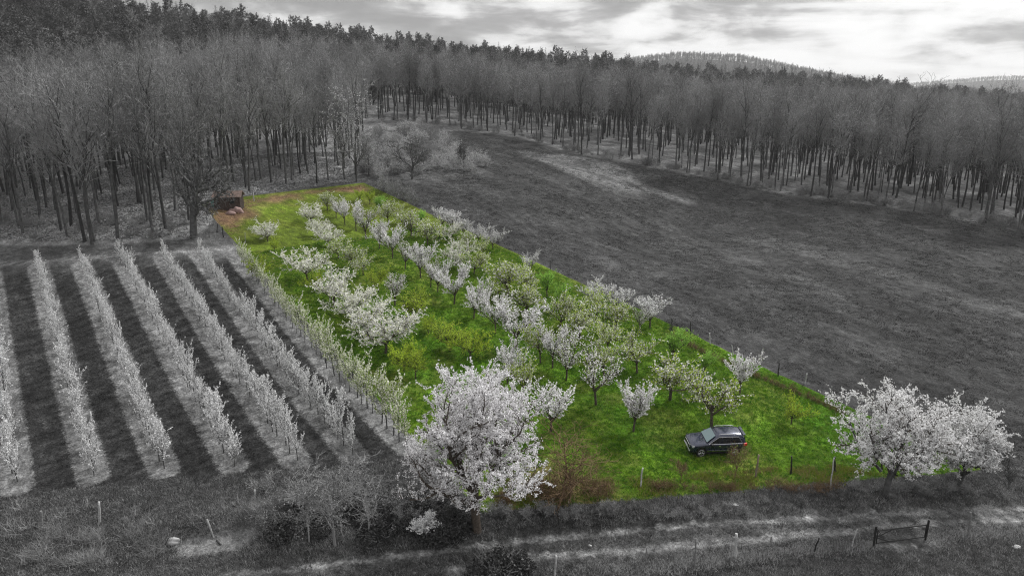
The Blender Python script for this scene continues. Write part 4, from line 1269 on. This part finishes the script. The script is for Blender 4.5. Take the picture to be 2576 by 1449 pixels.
# outside
Q = cloud(60000, [(-60, 1262), (235, 1222), (590, 1192), (900, 1166), (1050, 1150), (1215, 1290), (2480, 1182), (2620, 1180), (2640, 1470), (-40, 1470)])
ru = line_dist(Q[:, 0], Q[:, 1], [(560, 1449), (859, 1416), (1359, 1357), (1718, 1322), (2052, 1303), (2577, 1277)])
ru = np.minimum(ru, line_dist(Q[:, 0], Q[:, 1], [(1149, 1430), (1339, 1403), (1718, 1371), (2195, 1327), (2577, 1303)]))
Q = Q[rg.random(len(Q)) < np.clip(-.10 + ru * .55, .03, .8)]
Q = Q[pxpoly(Q[:, 0], Q[:, 1], [(425, 1364), (500, 1340), (590, 1318), (645, 1312), (650, 1345), (600, 1385), (520, 1400), (445, 1404)]) < .1]
gA, gB = hit(2190, 1378), hit(2335, 1359)
Q = Q[(seg_dist(Q[:, 0], Q[:, 1], gA, gB) > .9)]
grass('rough_grass', Q, tf['grass_dark'] + tf['grass_mid'] + tf['grass_dry'], 'grey rough grass on the ground below the orchard', .7, 1.6, [.17, .17, .23, .23, .10, .10])
Q = cloud(42000, [(-60, 700), (590, 655), (1040, 1110), (1040, 1152), (590, 1194), (235, 1224), (-60, 1264)])
sdq = np.full(len(Q), 9.0)
for (a, b) in ROWS: sdq = np.minimum(sdq, seg_dist(Q[:, 0], Q[:, 1], a, b))
Qd = Q[sdq > 1.2]; Ql = Q[sdq < .9]
grass('lane_grass', Qd, tf['grass_dark'], 'short dark grass in the lanes between the young rows', .35, .75)
grass('strip_grass', Ql[::3], tf['grass_dry'] + tf['grass_mid'], 'pale dry mulch grass on the strips under the young rows', .3, .6, [.35, .35, .15, .15])
Q = cloud(62000, [(940, 468), (1180, 330), (1450, 390), (1700, 434), (2000, 487), (2450, 555), (2620, 600), (2620, 1165), (2400, 1160), (2120, 1000), (1500, 735)])
pv = vnoise(Q[:, 0], Q[:, 1], 5, 51) * .5 + vnoise(Q[:, 0], Q[:, 1], 1.5, 52) * .5
Q = Q[rg.random(len(Q)) < sstep(.25, .7, pv)]
grass('meadow_grass', Q, [tuft('clod_tuft_%d' % i, np.random.default_rng(880 + i), 14, .10, .022, simple('meadow_blade_%d' % i, g(v_), .9, spec=.05), spread=.2, lean=1.2) for i, v_ in enumerate((.022, .035, .11, .17))],
      'short uneven grass and clods over the wide grey meadow', .6, 1.5, [.38, .30, .22, .10])
# dry grass along the fence lines and the reed bank
def along(pxl, n_, wd):
    pts = hits(dense(pxl, 4)); k = rg.integers(0, len(pts) - 1, n_); t = rg.random(n_)[:, None]
    return (pts[k] * (1 - t) + pts[k + 1] * t)[:, :2] + rg.normal(size=(n_, 2)) * wd
Q = np.concatenate([along([(1475, 1447), (1718, 1424), (1852, 1403), (2052, 1383), (2195, 1372)], 700, .25), along([(2335, 1353), (2577, 1338)], 250, .2),
                    along([(1560, 1449), (1700, 1440)], 120, .4), along([(500, 1290), (700, 1262)], 120, .5)])
grass('dry_grass', Q, tf['grass_dry'] + tf['grass_mid'], 'pale dry grass standing along the lower fence posts', 1.1, 2.2, [.4, .4, .1, .1])
Q = np.concatenate([cloud(520, [(50, 1420), (150, 1340), (420, 1345), (440, 1395), (300, 1425)]), along([(0, 1310), (200, 1320), (420, 1330), (620, 1290), (700, 1268)], 220, .8)])
Q = Q[rg.random(len(Q)) < sstep(.3, .62, vnoise(Q[:, 0], Q[:, 1], 1.3, 41))]
grass('dry_reeds', Q, reed, 'tangled pale dry reeds and canes on the bank at the lower left', .5, 1.3)
# leaf litter in the near part of the wood and on the rusty strip by the hut
lit = Buf(); r_ = np.random.default_rng(5)
PL = r_.normal(size=(40, 3)) * .5; PL[:, 2] = .03
lit.add(leaf_quads(PL, .14, flat=.8, r=r_), 0)
LG = lit.mesh('litter_grey', [simple('litter_grey', g(.26), .9, spec=.1)])
lit2 = Buf(); lit2.add(leaf_quads(PL, .10, flat=.8, r=r_), 0)
LB = lit2.mesh('litter_brown', [simple('litter_brown', (.27, .165, .115), .9, spec=.1)])
Q = cloud(9000, [(-60, 612), (480, 596), (560, 500), (890, 455), (880, 380), (-60, 420)])
scatter('leaf_litter', [[LG]], np.c_[Q, terrain(Q[:, 0], Q[:, 1])], .6 + .8 * rg.random(len(Q)), rg.random(len(Q)) * 6.28, np.zeros(len(Q), int), 'pale fallen leaves covering the floor of the left wood', 'leaves')
Q = cloud(1100, [(510, 514), (915, 464), (915, 474), (800, 482), (660, 508), (615, 530), (585, 598)])
scatter('fallen_leaves', [[LB]], np.c_[Q, terrain(Q[:, 0], Q[:, 1])], .5 + .6 * rg.random(len(Q)), rg.random(len(Q)) * 6.28, np.zeros(len(Q), int), 'rusty brown fallen leaves along the far end of the plot', 'leaves')

# ================================================================== POSTS, GATE, HUT
import bmesh
post_mats = {'dark': simple('post_dark', g(.012), .7), 'pale': simple('post_pale', g(.40), .9, var=.35, vscale=12), 'mid': simple('post_mid', g(.17), .9, var=.35, vscale=12),
             'wood': simple('post_wood', (.21, .17, .13), .9, var=.35, vscale=12)}
def post(x, y, tx, ty, rad, mat, lab, group=None, square=False):
    p = hit(x, y); d = to_px(p[None])[2][0]
    dip = math.atan2(CAM_H - p[2], math.hypot(p[0], p[1]))
    H = (y - ty) / FOC * d / math.cos(dip)
    # expected top x of an upright post, the rest is lean
    q = to_px((p + [0, 0, H])[None])[0][0]
    lean = (tx - q) / FOC * d
    r = np.random.default_rng(int(x * 7 + y))
    n_ = 6; pts = []
    for i in range(n_ + 1):
        t = i / n_; pts.append(np.array([lean * t + r.normal() * .012, r.normal() * .012, -.15 + (H + .15) * t]))
    S = np.array([(*pts[i], *pts[i + 1], rad * (1.08 - .25 * i / n_), rad * (1.08 - .25 * (i + 1) / n_)) for i in range(n_)])
    b = Buf(); k = 4 if square else 7; b.add(tubes(S, k), 0)
    cap = b.n - k
    me = b.mesh('post_mesh', [post_mats[mat]], not square)
    # close the top
    bm = bmesh.new(); bm.from_mesh(me); bm.verts.ensure_lookup_table()
    tv = sorted(bm.verts, key=lambda v: -v.co.z)[:k]
    try:
        bmesh.ops.contextual_create(bm, geom=tv)
    except Exception: pass
    bm.to_mesh(me); bm.free()
    o = link('fence_post', me); o.location = tuple(p); o.rotation_euler = (0, 0, 0)
    tag(o, lab, 'post', group)
    return o
for a in [
 (250, 1317, 249, 1262, .075, 'pale', 'pale crooked post upright above the dry reeds at the lower left'),
 (105, 1322, 103, 1284, .09, 'mid', 'short mossy stump post at the far lower left'),
 (640, 1262, 641, 1232, .06, 'pale', 'short pale post left of the bramble bank'),
 (1611, 1224, 1616, 1178, .06, 'pale', 'thin pale post on the grass left of the car front'),
 (1900, 1200, 1909, 1145, .075, 'wood', 'leaning brown wooden post just right of the car'),
 (1990, 1192, 1991, 1148, .065, 'dark', 'black gate post, the left one of the two black posts inside the plot'),
 (2100, 1188, 2100, 1149, .07, 'dark', 'black gate post, the right one of the two black posts inside the plot'),
 (2088, 1232, 2098, 1153, .05, 'pale', 'pale pole leaning against the right black gate post'),
 (2437, 1348, 2442, 1288, .07, 'mid', 'grey round post right of the metal gate'),
 (1748, 1426, 1751, 1359, .055, 'mid', 'slim grey post near the bottom edge, left of the wide pale one'),
 (1849, 1404, 1853, 1345, .10, 'pale', 'wide pale weathered post near the bottom edge'),
 (1827, 1385, 1828, 1366, .05, 'mid', 'short post stub just left of the wide pale post'),
 (1940, 1374, 1940, 1349, .055, 'mid', 'short grey post between the wide pale post and the leaning dark one'),
 (2047, 1388, 2060, 1353, .055, 'dark', 'dark post leaning right before the metal gate'),
 (2140, 1378, 2156, 1331, .04, 'pale', 'pale twisted stake leaning right close to the metal gate'),
 (1395, 1449, 1399, 1401, .07, 'pale', 'pale post at the bottom edge right of the bramble mound'),
 (1494, 1440, 1496, 1404, .05, 'mid', 'thin grey post in dry grass, second from the bramble mound'),
 (1625, 1420, 1626, 1378, .04, 'mid', 'thin grey stake, third from the bramble mound'),
 (1737, 851, 1737, 808, .06, 'dark', 'dark post on the meadow border, beside the dead tree'),
 (1786, 866, 1785, 838, .06, 'pale', 'pale post on the meadow border, right of the dark one'),
 (1846, 895, 1841, 868, .045, 'pale', 'thin pale bent stake on the meadow border above the lone white tree'),
 (1957, 947, 1960, 911, .06, 'dark', 'dark post on the meadow border right of the lone white tree'),
 (2024, 966, 2030, 939, .06, 'pale', 'pale leaning post in the meadow beyond the right border'),
 (2087, 1008, 2092, 971, .055, 'mid', 'grey post on the meadow border left of the wide cherry'),
 (1384, 694, 1384, 655, .06, 'dark', 'tall dark post on the meadow border in the middle'),
 (1462, 722, 1462, 690, .05, 'mid', 'grey post on the meadow border left of the three grey-white trees'),
 (562, 597, 559, 570, .07, 'dark', 'dark stub post at the plot corner below the hut, right one'),
 (546, 585, 547, 562, .06, 'dark', 'dark stub post at the plot corner below the hut, left one'),
 (639, 506, 637, 486, .08, 'pale', 'short pale post right of the hut'),
 (528, 597, 527, 560, .06, 'mid', 'grey post at the wood edge before the young rows'),
 (618, 612, 616, 585, .05, 'mid', 'thin grey stake at the wood edge, second from the oak'),
 (688, 566, 687, 552, .03, 'mid', 'tiny stake on the lawn near the lone small white tree'),
]:
    post(*a)
# metal gate by the track
gp0 = hit(2197, 1374); gp1 = hit(2328, 1357)
gate = thing('field_gate', 'open-frame dark metal gate with diagonal braces beside the track', 'gate', tuple(gp0))
dv = gp1 - gp0; Lg = math.hypot(dv[0], dv[1]); gate.rotation_euler = (0, 0, math.atan2(dv[1], dv[0]))
dzg = gp1[2] - gp0[2]
def bar(name, pts, rad, parent, mat, k=6):
    S = np.array([(*a, *b, rad, rad) for a, b in pts]); b = Buf(); b.add(tubes(S, k), 0)
    return link(name, b.mesh(name, [mat]), parent)
Hg = 1.45
bar('gate_post', [((0, 0, -.2), (0, 0, Hg))], .07, gate, post_mats['dark'], 8)
bar('gate_post', [((Lg, 0, dzg - .2), (Lg, 0, dzg + Hg))], .07, gate, post_mats['dark'], 8)
zt0, zt1, zb0, zb1 = Hg * .80, dzg + Hg * .78, .24, dzg + .22
x0, x1 = .16, Lg - .10
bar('gate_frame', [((x0, 0, zt0), (x1, 0, zt1)), ((x0, 0, zb0), (x1, 0, zb1)), ((x0, 0, zb0 - .05), (x0, 0, zt0 + .05)), ((x1, 0, zb1 - .03), (x1, 0, zt1 + .03))], .036, gate, post_mats['dark'])
bar('brace', [((x0, 0, (zt0 + zb0) / 2), (Lg * .33, 0, zt0 * .67 + zt1 * .33))], .03, gate, post_mats['dark'])
bar('brace', [((x0, 0, (zt0 + zb0) / 2 - .05), (Lg * .30, 0, zb0 * .7 + zb1 * .3))], .03, gate, post_mats['dark'])

# hut at the far left corner of the plot
def box(b, cx, cy, cz, sx, sy, sz, mi=0):
    v = np.array([(cx + i * sx / 2, cy + j * sy / 2, cz + k * sz / 2) for k in (-1, 1) for j in (-1, 1) for i in (-1, 1)])
    q = np.array([[0, 2, 3, 1], [4, 5, 7, 6], [0, 1, 5, 4], [2, 6, 7, 3], [0, 4, 6, 2], [1, 3, 7, 5]])
    b.add((v, q), mi)
hc = hit(578, 524)
wallm = simple('hut_boards', (.06, .042, .036), .9, var=.5, vscale=5, bump=.4)
roofm = simple('hut_roof', (.12, .082, .068), .9, var=.45, vscale=3, bump=.3)
doorm = simple('hut_door', (.06, .045, .04), .9, var=.4, vscale=6)
winm = simple('hut_glass', (.008, .008, .01), .15)
hut = thing('wooden_hut', 'small dark brown wooden hut with a low roof at the far plot corner', 'hut', tuple(hc - [0, 0, .1]), R(10))
b = Buf(); Wd, Dp, Hh = 3.7, 2.8, 1.95
box(b, 0, 0, Hh / 2, Wd, Dp, Hh)
for i in range(13): box(b, -Wd / 2 + .14 + i * (Wd - .28) / 12, -Dp / 2 - .012, Hh / 2, .035, .024, Hh)
for i in range(9): box(b, Wd / 2 + .012, -Dp / 2 + .15 + i * (Dp - .3) / 8, Hh / 2, .024, .035, Hh)
# gable infill
v = np.array([(-Wd / 2, -Dp / 2, Hh), (-Wd / 2, Dp / 2, Hh), (-Wd / 2, 0, Hh + .62), (Wd / 2, -Dp / 2, Hh), (Wd / 2, Dp / 2, Hh), (Wd / 2, 0, Hh + .62)])
b.add((v, np.array([[0, 2, 1, 1], [3, 4, 5, 5]])[:, :3]), 0)
link('wall', b.mesh('hut_wall', [wallm]), hut)
b = Buf()
for s in (-1, 1):
    ov = .28
    y0_, y1_ = s * (Dp / 2 + ov), 0; zl = Hh - .08; zh = Hh + .70
    v = np.array([(-Wd / 2 - .25, y0_, zl), (Wd / 2 + .25, y0_, zl), (Wd / 2 + .25, y1_, zh), (-Wd / 2 - .25, y1_, zh),
                  (-Wd / 2 - .25, y0_, zl + .07), (Wd / 2 + .25, y0_, zl + .07), (Wd / 2 + .25, y1_, zh + .07), (-Wd / 2 - .25, y1_, zh + .07)])
    b.add((v, np.array([[0, 1, 2, 3], [4, 7, 6, 5], [0, 4, 5, 1], [1, 5, 6, 2], [0, 3, 7, 4]])), 0)
link('roof', b.mesh('hut_roof', [roofm]), hut)
b = Buf(); box(b, -.9, -Dp / 2 - .035, .9, .85, .05, 1.75); link('door', b.mesh('hut_door', [doorm]), hut)
b = Buf(); box(b, .75, -Dp / 2 - .035, 1.2, .8, .05, .6); wf_ = link('window', b.mesh('hut_window', [doorm]), hut)
b = Buf(); box(b, .75, -Dp / 2 - .066, 1.2, .68, .012, .48); link('pane', b.mesh('hut_pane', [winm]), wf_)
# pink tarpaulin heap, teal barrel, boards
tm_ = simple('pink_sheet', (.28, .19, .175), .8, var=.3, vscale=2, bump=.3)
def heap(nm, p, sx, sy, sz, mat, lab, cat, seed, rz=0):
    bm = bmesh.new(); bmesh.ops.create_icosphere(bm, subdivisions=4, radius=1)
    r = np.random.default_rng(seed); K = r.normal(size=(5, 3)) * 2.6; ph = r.random(5) * 6
    for v in bm.verts:
        f = 1 + .1 * sum(math.sin(v.co.dot(Vector(K[i])) + ph[i]) for i in range(5)) * .8
        v.co = Vector((v.co.x * sx * f, v.co.y * sy * f, max(v.co.z, -.3) * sz * f))
    me = bpy.data.meshes.new(nm); bm.to_mesh(me); bm.free(); me.materials.append(mat)
    for q in me.polygons: q.use_smooth = True
    o = link(nm, me); o.location = tuple(p); o.rotation_euler = (0, 0, rz); tag(o, lab, cat); return o
heap('sheet_heap', hit(597, 534), .95, .6, .75, tm_, 'larger pale pink sheet-covered heap in front of the hut', 'heap', 3, .3)
heap('sheet_heap', hit(580, 539), .8, .5, .5, tm_, 'smaller pale pink sheet-covered heap in front of the hut', 'heap', 4, -.2)
tealm = simple('teal_plastic', (.18, .33, .30), .6)
pt = hit(541, 519)
tub = thing('water_tank', 'faded teal water tank left of the hut', 'tank', tuple(pt))
b = Buf(); b.add(tubes([(0, 0, 0, 0, 0, .75, .52, .55)], 14), 0); link('tank_body', b.mesh('tank_body', [tealm], True), tub)
b = Buf(); b.add(tubes([(0, 0, .75, 0, 0, .80, .58, .50), (0, 0, .80, 0, 0, .81, .50, .02)], 14), 0); link('lid', b.mesh('tank_lid', [tealm], True), tub)
sm_ = simple('stone', g(.42), .9, var=.2, vscale=5)
heap('pale_stone', hit(1846, 1270), .36, .25, .14, sm_, 'flat pale stone on the grass below the plot', 'stone', 9)
heap('pale_stone', hit(2556, 1375), .3, .2, .10, sm_, 'flat pale stone in the grass at the right edge', 'stone', 10)
heap('pale_stone', hit(438, 1362), .42, .3, .3, sm_, 'pale lump of earth at the left tip of the sand bank', 'stone', 11)
heap('pale_stone', hit(1484, 1372), .14, .1, .08, sm_, 'small white stone in the track', 'stone', 12)
# fallen branches
def log(nm, pxs, rad, mat, lab):
    P = [hit(x, y) + np.array([0, 0, hgt]) for x, y, hgt in pxs]
    o0 = P[0]; S = np.array([(*(P[i] - o0), *(P[i + 1] - o0), rad * (1 - i * .2), rad * (1 - (i + 1) * .2)) for i in range(len(P) - 1)])
    b = Buf(); b.add(tubes(S, 7), 0); o = link(nm, b.mesh(nm, [M[mat]], True)); o.location = tuple(o0); tag(o, lab, 'branch')
log('fallen_branch', [(1085, 1352, .1), (1130, 1325, .3), (1180, 1305, .5)], .06, 'twig_pale', 'pale fallen branch lying up against the huge cherry trunk')
log('fallen_branch', [(522, 1322, .5), (532, 1340, .2), (538, 1352, 0)], .08, 'twig_pale', 'short broken pale branch standing in the sand bank')
log('fallen_branch', [(545, 1360, .05), (556, 1371, .05)], .06, 'bark_grey', 'short dark branch lying on the sand bank')

# ================================================================== CAR (x forward, y left, z up)
pos_f = hit(1760, 1150); pos_r = hit(1846, 1147)
paint = simple('car_paint', (.016, .022, .050), .2, metal=.3, spec=.6, coat=1.0)
black = simple('car_black', (.008, .008, .009), .45)
glassd = simple('car_glass', (.010, .012, .014), .06, spec=.9)
glassf = simple('car_windscreen', (.16, .24, .25), .08, spec=.9)
chrome = simple('car_chrome', (.75, .75, .76), .18, metal=1.0)
rimm = simple('car_rim', (.45, .45, .46), .3, metal=.8)
redm = simple('tail_red', (.55, .03, .02), .25)
lampm = simple('lamp_clear', (.62, .64, .66), .15, spec=.8)
platem = simple('plate_white', (.75, .76, .78), .5)
tyrem = simple('tyre', (.018, .018, .018), .85)
car = thing('parked_car', 'dark navy sport utility vehicle with roof rails parked on the grass', 'car')
mid_ = (pos_f + pos_r) / 2
yaw = math.atan2(-math.sin(R(4)), -math.cos(R(4)))
# --- lower body: stations along the length, ring of half-section points
def ring(x, w, zb, zbelt, ztop, crown, tuck=.06):
    pts = [(w * .86, zb), (w * .97, zb + .10), (w, zb + .30), (w * 1.0, zbelt - .12), (w - tuck * .5, zbelt - .02), (w - tuck - .05, ztop), (w * .5, ztop + crown), (0, ztop + crown * 1.25)]
    full = pts + [(-a, b_) for a, b_ in reversed(pts[:-1])]
    return [(x, a, b_) for a, b_ in full]
st = [(2.40, .74, .38, .86, .90, .0), (2.36, .84, .30, .90, .965, .01), (2.22, .91, .27, .94, 1.01, .02), (1.9, .955, .26, .99, 1.055, .025), (1.45, .965, .27, 1.03, 1.09, .03),
      (.95, .965, .27, 1.06, 1.12, .03), (.70, .965, .27, 1.07, 1.13, .02), (0, .97, .27, 1.08, 1.12, 0), (-1.0, .97, .27, 1.09, 1.13, 0), (-1.7, .965, .28, 1.10, 1.14, 0),
      (-2.15, .94, .32, 1.10, 1.14, 0), (-2.34, .89, .38, 1.08, 1.12, 0), (-2.41, .82, .46, 1.02, 1.06, 0)]
rings = [ring(*s) for s in st]
Vb = np.array(rings).reshape(-1, 3); k = len(rings[0]); q = []
for i in range(len(rings) - 1):
    for j in range(k): q.append((i * k + j, i * k + (j + 1) % k, (i + 1) * k + (j + 1) % k, (i + 1) * k + j))
bm = bmesh.new(); vv = [bm.verts.new(v) for v in Vb]
for f in q: bm.faces.new([vv[i] for i in f])
bm.faces.new(vv[:k]); bm.faces.new(vv[-k:][::-1])
bmesh.ops.recalc_face_normals(bm, faces=bm.faces)
me = bpy.data.meshes.new('car_body'); bm.to_mesh(me); bm.free(); me.materials.append(paint)
for p_ in me.polygons: p_.use_smooth = True
body = link('body', me, car)
md = body.modifiers.new('sub', 'SUBSURF'); md.levels = 1; md.render_levels = 1
# wheel arches cut with boolean cylinders would leave hidden helpers: cut faces directly with dark arch discs set proud
def cyl(bf, x, y0, y1, z, rad, n_=24, mi=0, r2=None):
    a = np.arange(n_) / n_ * 6.2832; r2 = rad if r2 is None else r2
    v = np.concatenate([np.c_[x + rad * np.cos(a), np.full(n_, y0), z + rad * np.sin(a)], np.c_[x + r2 * np.cos(a), np.full(n_, y1), z + r2 * np.sin(a)], [[x, y1, z]], [[x, y0, z]]])
    j = np.arange(n_); j2 = (j + 1) % n_
    bf.add((v, np.stack([j, j2, n_ + j2, n_ + j], -1)), mi)
    bf.add((v, np.stack([n_ + j, n_ + j2, np.full(n_, 2 * n_)], -1)), mi)
    bf.add((v, np.stack([j2, j, np.full(n_, 2 * n_ + 1)], -1)), mi)
for xw in (1.45, -1.46):
    for s in (-1, 1):
        b = Buf(); cyl(b, xw, s * .55, s * .975, .42, .455, 28); link('wheel_arch', b.mesh('wheel_arch', [black]), car)
        wh = link('wheel', None, car) if False else None
        b = Buf(); cyl(b, xw, s * .72, s * .985, .385, .385, 28); cyl(b, xw, s * .985, s * .995, .385, .37, 28, 0, .29)
        w_ = link('wheel', b.mesh('wheel', [tyrem]), car)
        b = Buf()
        cyl(b, xw, s * .96, s * 1.0, .385, .275, 28, 1)
        cyl(b, xw, s * .96, s * 1.012, .385, .06, 12, 0)
        for m_ in range(10):
            a = m_ / 10 * 6.2832 + (.12 if m_ % 2 else -.12)
            p0 = np.array([xw, s * 1.008, .385]); e = np.array([math.cos(a), 0, math.sin(a)])
            b.add(tubes([(*(p0 + e * .05), *(p0 + e * .26), .022, .018)], 4), 0)
        a_ = np.arange(24) / 24 * 6.2832
        b.add(tubes([(xw + .27 * math.cos(a_[i]), s * 1.008, .385 + .27 * math.sin(a_[i]), xw + .27 * math.cos(a_[(i + 1) % 24]), s * 1.008, .385 + .27 * math.sin(a_[(i + 1) % 24]), .014, .014) for i in range(24)], 4), 0)
        link('rim', b.mesh('rim', [rimm, black]), w_)
# --- greenhouse
def gh(x, wb, zb, wt, zt, cr):
    pts = [(wb, zb), (wb - (wb - wt) * .5, zb + (zt - zb) * .5), (wt, zt - .05), (wt - .07, zt), (wt * .5, zt + cr), (0, zt + cr * 1.3)]
    return [(x[0] + (x[1] - x[0]) * min(1, (b_ - zb) / (zt - zb)), a, b_) for a, b_ in pts + [(-a, b_) for a, b_ in reversed(pts[:-1])]]
gs = [((.98, .98), .80, 1.10, .78, 1.115, .0), ((.95, .16), .86, 1.10, .66, 1.66, .02), ((.55, .0), .885, 1.10, .70, 1.70, .03), ((0, -.3), .90, 1.10, .715, 1.725, .035),
      ((-.8, -.9), .90, 1.11, .715, 1.73, .035), ((-1.55, -1.5), .885, 1.12, .705, 1.71, .03), ((-2.08, -1.95), .85, 1.12, .67, 1.67, .02), ((-2.36, -2.14), .80, 1.10, .62, 1.62, .015)]
bm = bmesh.new(); rr_ = [[bm.verts.new(v) for v in gh(*a)] for a in gs]
for i in range(len(rr_) - 1):
    for j in range(len(rr_[0]) - 1): bm.faces.new([rr_[i][j], rr_[i][j + 1], rr_[i + 1][j + 1], rr_[i + 1][j]])
bm.faces.new(rr_[-1][::-1]); bm.faces.new(rr_[0])
bmesh.ops.recalc_face_normals(bm, faces=bm.faces)
me = bpy.data.meshes.new('car_cabin'); bm.to_mesh(me); bm.free(); me.materials.append(paint)
for p_ in me.polygons: p_.use_smooth = True
cab = link('cabin', me, car)
def gpt(t, u, s, off=.012):
    """point on the cabin side: x position t, height fraction u (0 belt, 1 roof)"""
    xs = [ (a[0][0] + (a[0][1] - a[0][0]) * u) for a in gs]
    f = np.interp(-t, [-v for v in xs], range(len(gs))); i = min(int(f), len(gs) - 2); f -= i
    def w(a):
        wb, wt = a[1], a[3]; return wb - (wb - wt) * u
    def zf(a): return a[2] + (a[4] - .05 - a[2]) * u
    return (t, s * (w(gs[i]) * (1 - f) + w(gs[i + 1]) * f + off), zf(gs[i]) * (1 - f) + zf(gs[i + 1]) * f)
def side_window(ts_b, ts_t, s, u0=.06, u1=.86, mat=glassd, name='window'):
    n_ = 8; v = []
    for i in range(n_ + 1):
        t = i / n_
        for u, (a, b_) in ((u0, ts_b), ((u0 + u1) / 2, ((ts_b[0] + ts_t[0]) / 2, (ts_b[1] + ts_t[1]) / 2)), (u1, ts_t)):
            v.append(gpt(a + (b_ - a) * t, u, s, .014))
    q = [(i * 3 + j, i * 3 + j + 1, (i + 1) * 3 + j + 1, (i + 1) * 3 + j) for i in range(n_) for j in range(2)]
    b = Buf(); b.add((np.array(v), np.array(q)), 0)
    return link(name, b.mesh(name, [mat]), car)
for s in (-1, 1):
    side_window((.72, -.18), (.06, -.28), s); side_window((-.24, -1.05), (-.34, -1.10), s); side_window((-1.11, -1.95), (-1.16, -1.68), s)
    L = [gpt(t, -.01, s, .02) for t in np.linspace(.86, -2.02, 12)]
    L += [gpt(t, .93, s, .016) for t in np.linspace(-1.72, -.05, 8)][::1]
    pts = L[:12]; top = [gpt(t, .9, s, .018) for t in np.linspace(.02, -1.68, 8)]
    segs = [(*pts[i], *pts[i + 1], .013, .013) for i in range(11)] + [(*top[i], *top[i + 1], .010, .010) for i in range(7)] + [(*pts[0], *top[0], .010, .010), (*pts[-1], *top[-1], .012, .010)]
    b = Buf(); b.add(tubes(segs, 4), 0); link('window_trim', b.mesh('window_trim', [chrome]), car)
    rl = [(x, s * (.60 if i in (0, 4) else .62), 1.745 + (.0 if i in (0, 4) else .06)) for i, x in enumerate((.0, -.15, -.8, -1.5, -1.68))]
    b = Buf(); b.add(tubes([(*rl[i], *rl[i + 1], .022, .022) for i in range(4)], 6), 0); link('roof_rail', b.mesh('roof_rail', [chrome]), car)
    b = Buf(); box(b, .62, s * 1.03, 1.13, .16, .22, .15); mo = link('mirror', b.mesh('mirror', [black]), car)
    b = Buf(); box(b, -.0, s * .978, .52, 2.0, .03, .07); link('door_moulding', b.mesh('door_moulding', [chrome]), car)
    for xh in (-.05, -1.0):
        b = Buf(); box(b, xh, s * .985, .97, .17, .03, .03); link('door_handle', b.mesh('door_handle', [chrome]), car)
    b = Buf(); box(b, 0, s * .955, .33, 2.1, .03, .12); link('sill', b.mesh('sill', [black]), car)
    b = Buf(); v = np.array([(2.38, s * .58, .80), (2.16, s * .95, .84), (2.12, s * .92, 1.0), (2.31, s * .58, .985)]) + np.array([.035, s * .012, 0]); b.add((v, np.array([[0, 1, 2, 3]])), 0)
    b.add((v - [.08, 0, 0], np.array([[0, 1, 2, 3]])), 0); link('headlight', b.mesh('headlight', [lampm]), car)
    b = Buf(); box(b, -2.27, s * .86, .98, .30, .17, .20); link('tail_light', b.mesh('tail_light', [redm]), car)
    b = Buf(); box(b, 2.36, s * .66, .47, .06, .16, .08); link('fog_light', b.mesh('fog_light', [lampm]), car)
def quad_part(name, v, mat):
    b = Buf(); v = np.array(v); b.add((v, np.array([[0, 1, 2, 3]])), 0); return link(name, b.mesh(name, [mat]), car)
quad_part('windscreen', [(.955, .76, 1.155), (.955, -.76, 1.155), (.25, -.60, 1.645), (.25, .60, 1.645)], glassf)
n0 = bpy.data.objects['windscreen']; n0.location = (.055, 0, .045)
quad_part('rear_window', [(-2.345, -.70, 1.18), (-2.345, .70, 1.18), (-2.19, .58, 1.56), (-2.19, -.58, 1.56)], glassd).location = (-.03, 0, 0)
b = Buf(); box(b, -2.22, 0, 1.66, .22, 1.2, .035); link('spoiler', b.mesh('spoiler', [paint]), car)
gr_ = Buf(); box(gr_, 2.395, 0, .83, .05, 1.06, .17, 0)
for i in range(7): box(gr_, 2.425, -.42 + i * .14, .83, .02, .10, .13, 1)
link('grille', gr_.mesh('grille', [chrome, black]), car)
b = Buf(); box(b, 2.40, 0, .40, .06, 1.5, .10); link('bumper_trim', b.mesh('bumper_trim', [chrome]), car)
b = Buf(); box(b, 2.43, 0, .60, .02, .52, .12); link('number_plate', b.mesh('number_plate', [platem]), car)
b = Buf(); box(b, -2.42, 0, .80, .02, .52, .12); link('number_plate', b.mesh('number_plate', [platem]), car)
nrmz = mid_.copy(); nrmz[2] = float(terrain(mid_[0], mid_[1]))
nrmz = nrmz + np.array([0, .95, 0]); nrmz[2] = float(terrain(nrmz[0], nrmz[1])) + .0
car.location = tuple(nrmz)
fx, fy = math.cos(yaw), math.sin(yaw)
def tz(a, b_): return float(terrain(nrmz[0] + a * fx - b_ * fy, nrmz[1] + a * fy + b_ * fx))
pitch_ = math.atan2(tz(1.45, 0) - tz(-1.45, 0), 2.9); roll_ = math.atan2(tz(0, .9) - tz(0, -.9), 1.8)
car.rotation_euler = (roll_, -pitch_, yaw)
car.scale = (.94, .95, 1.02)
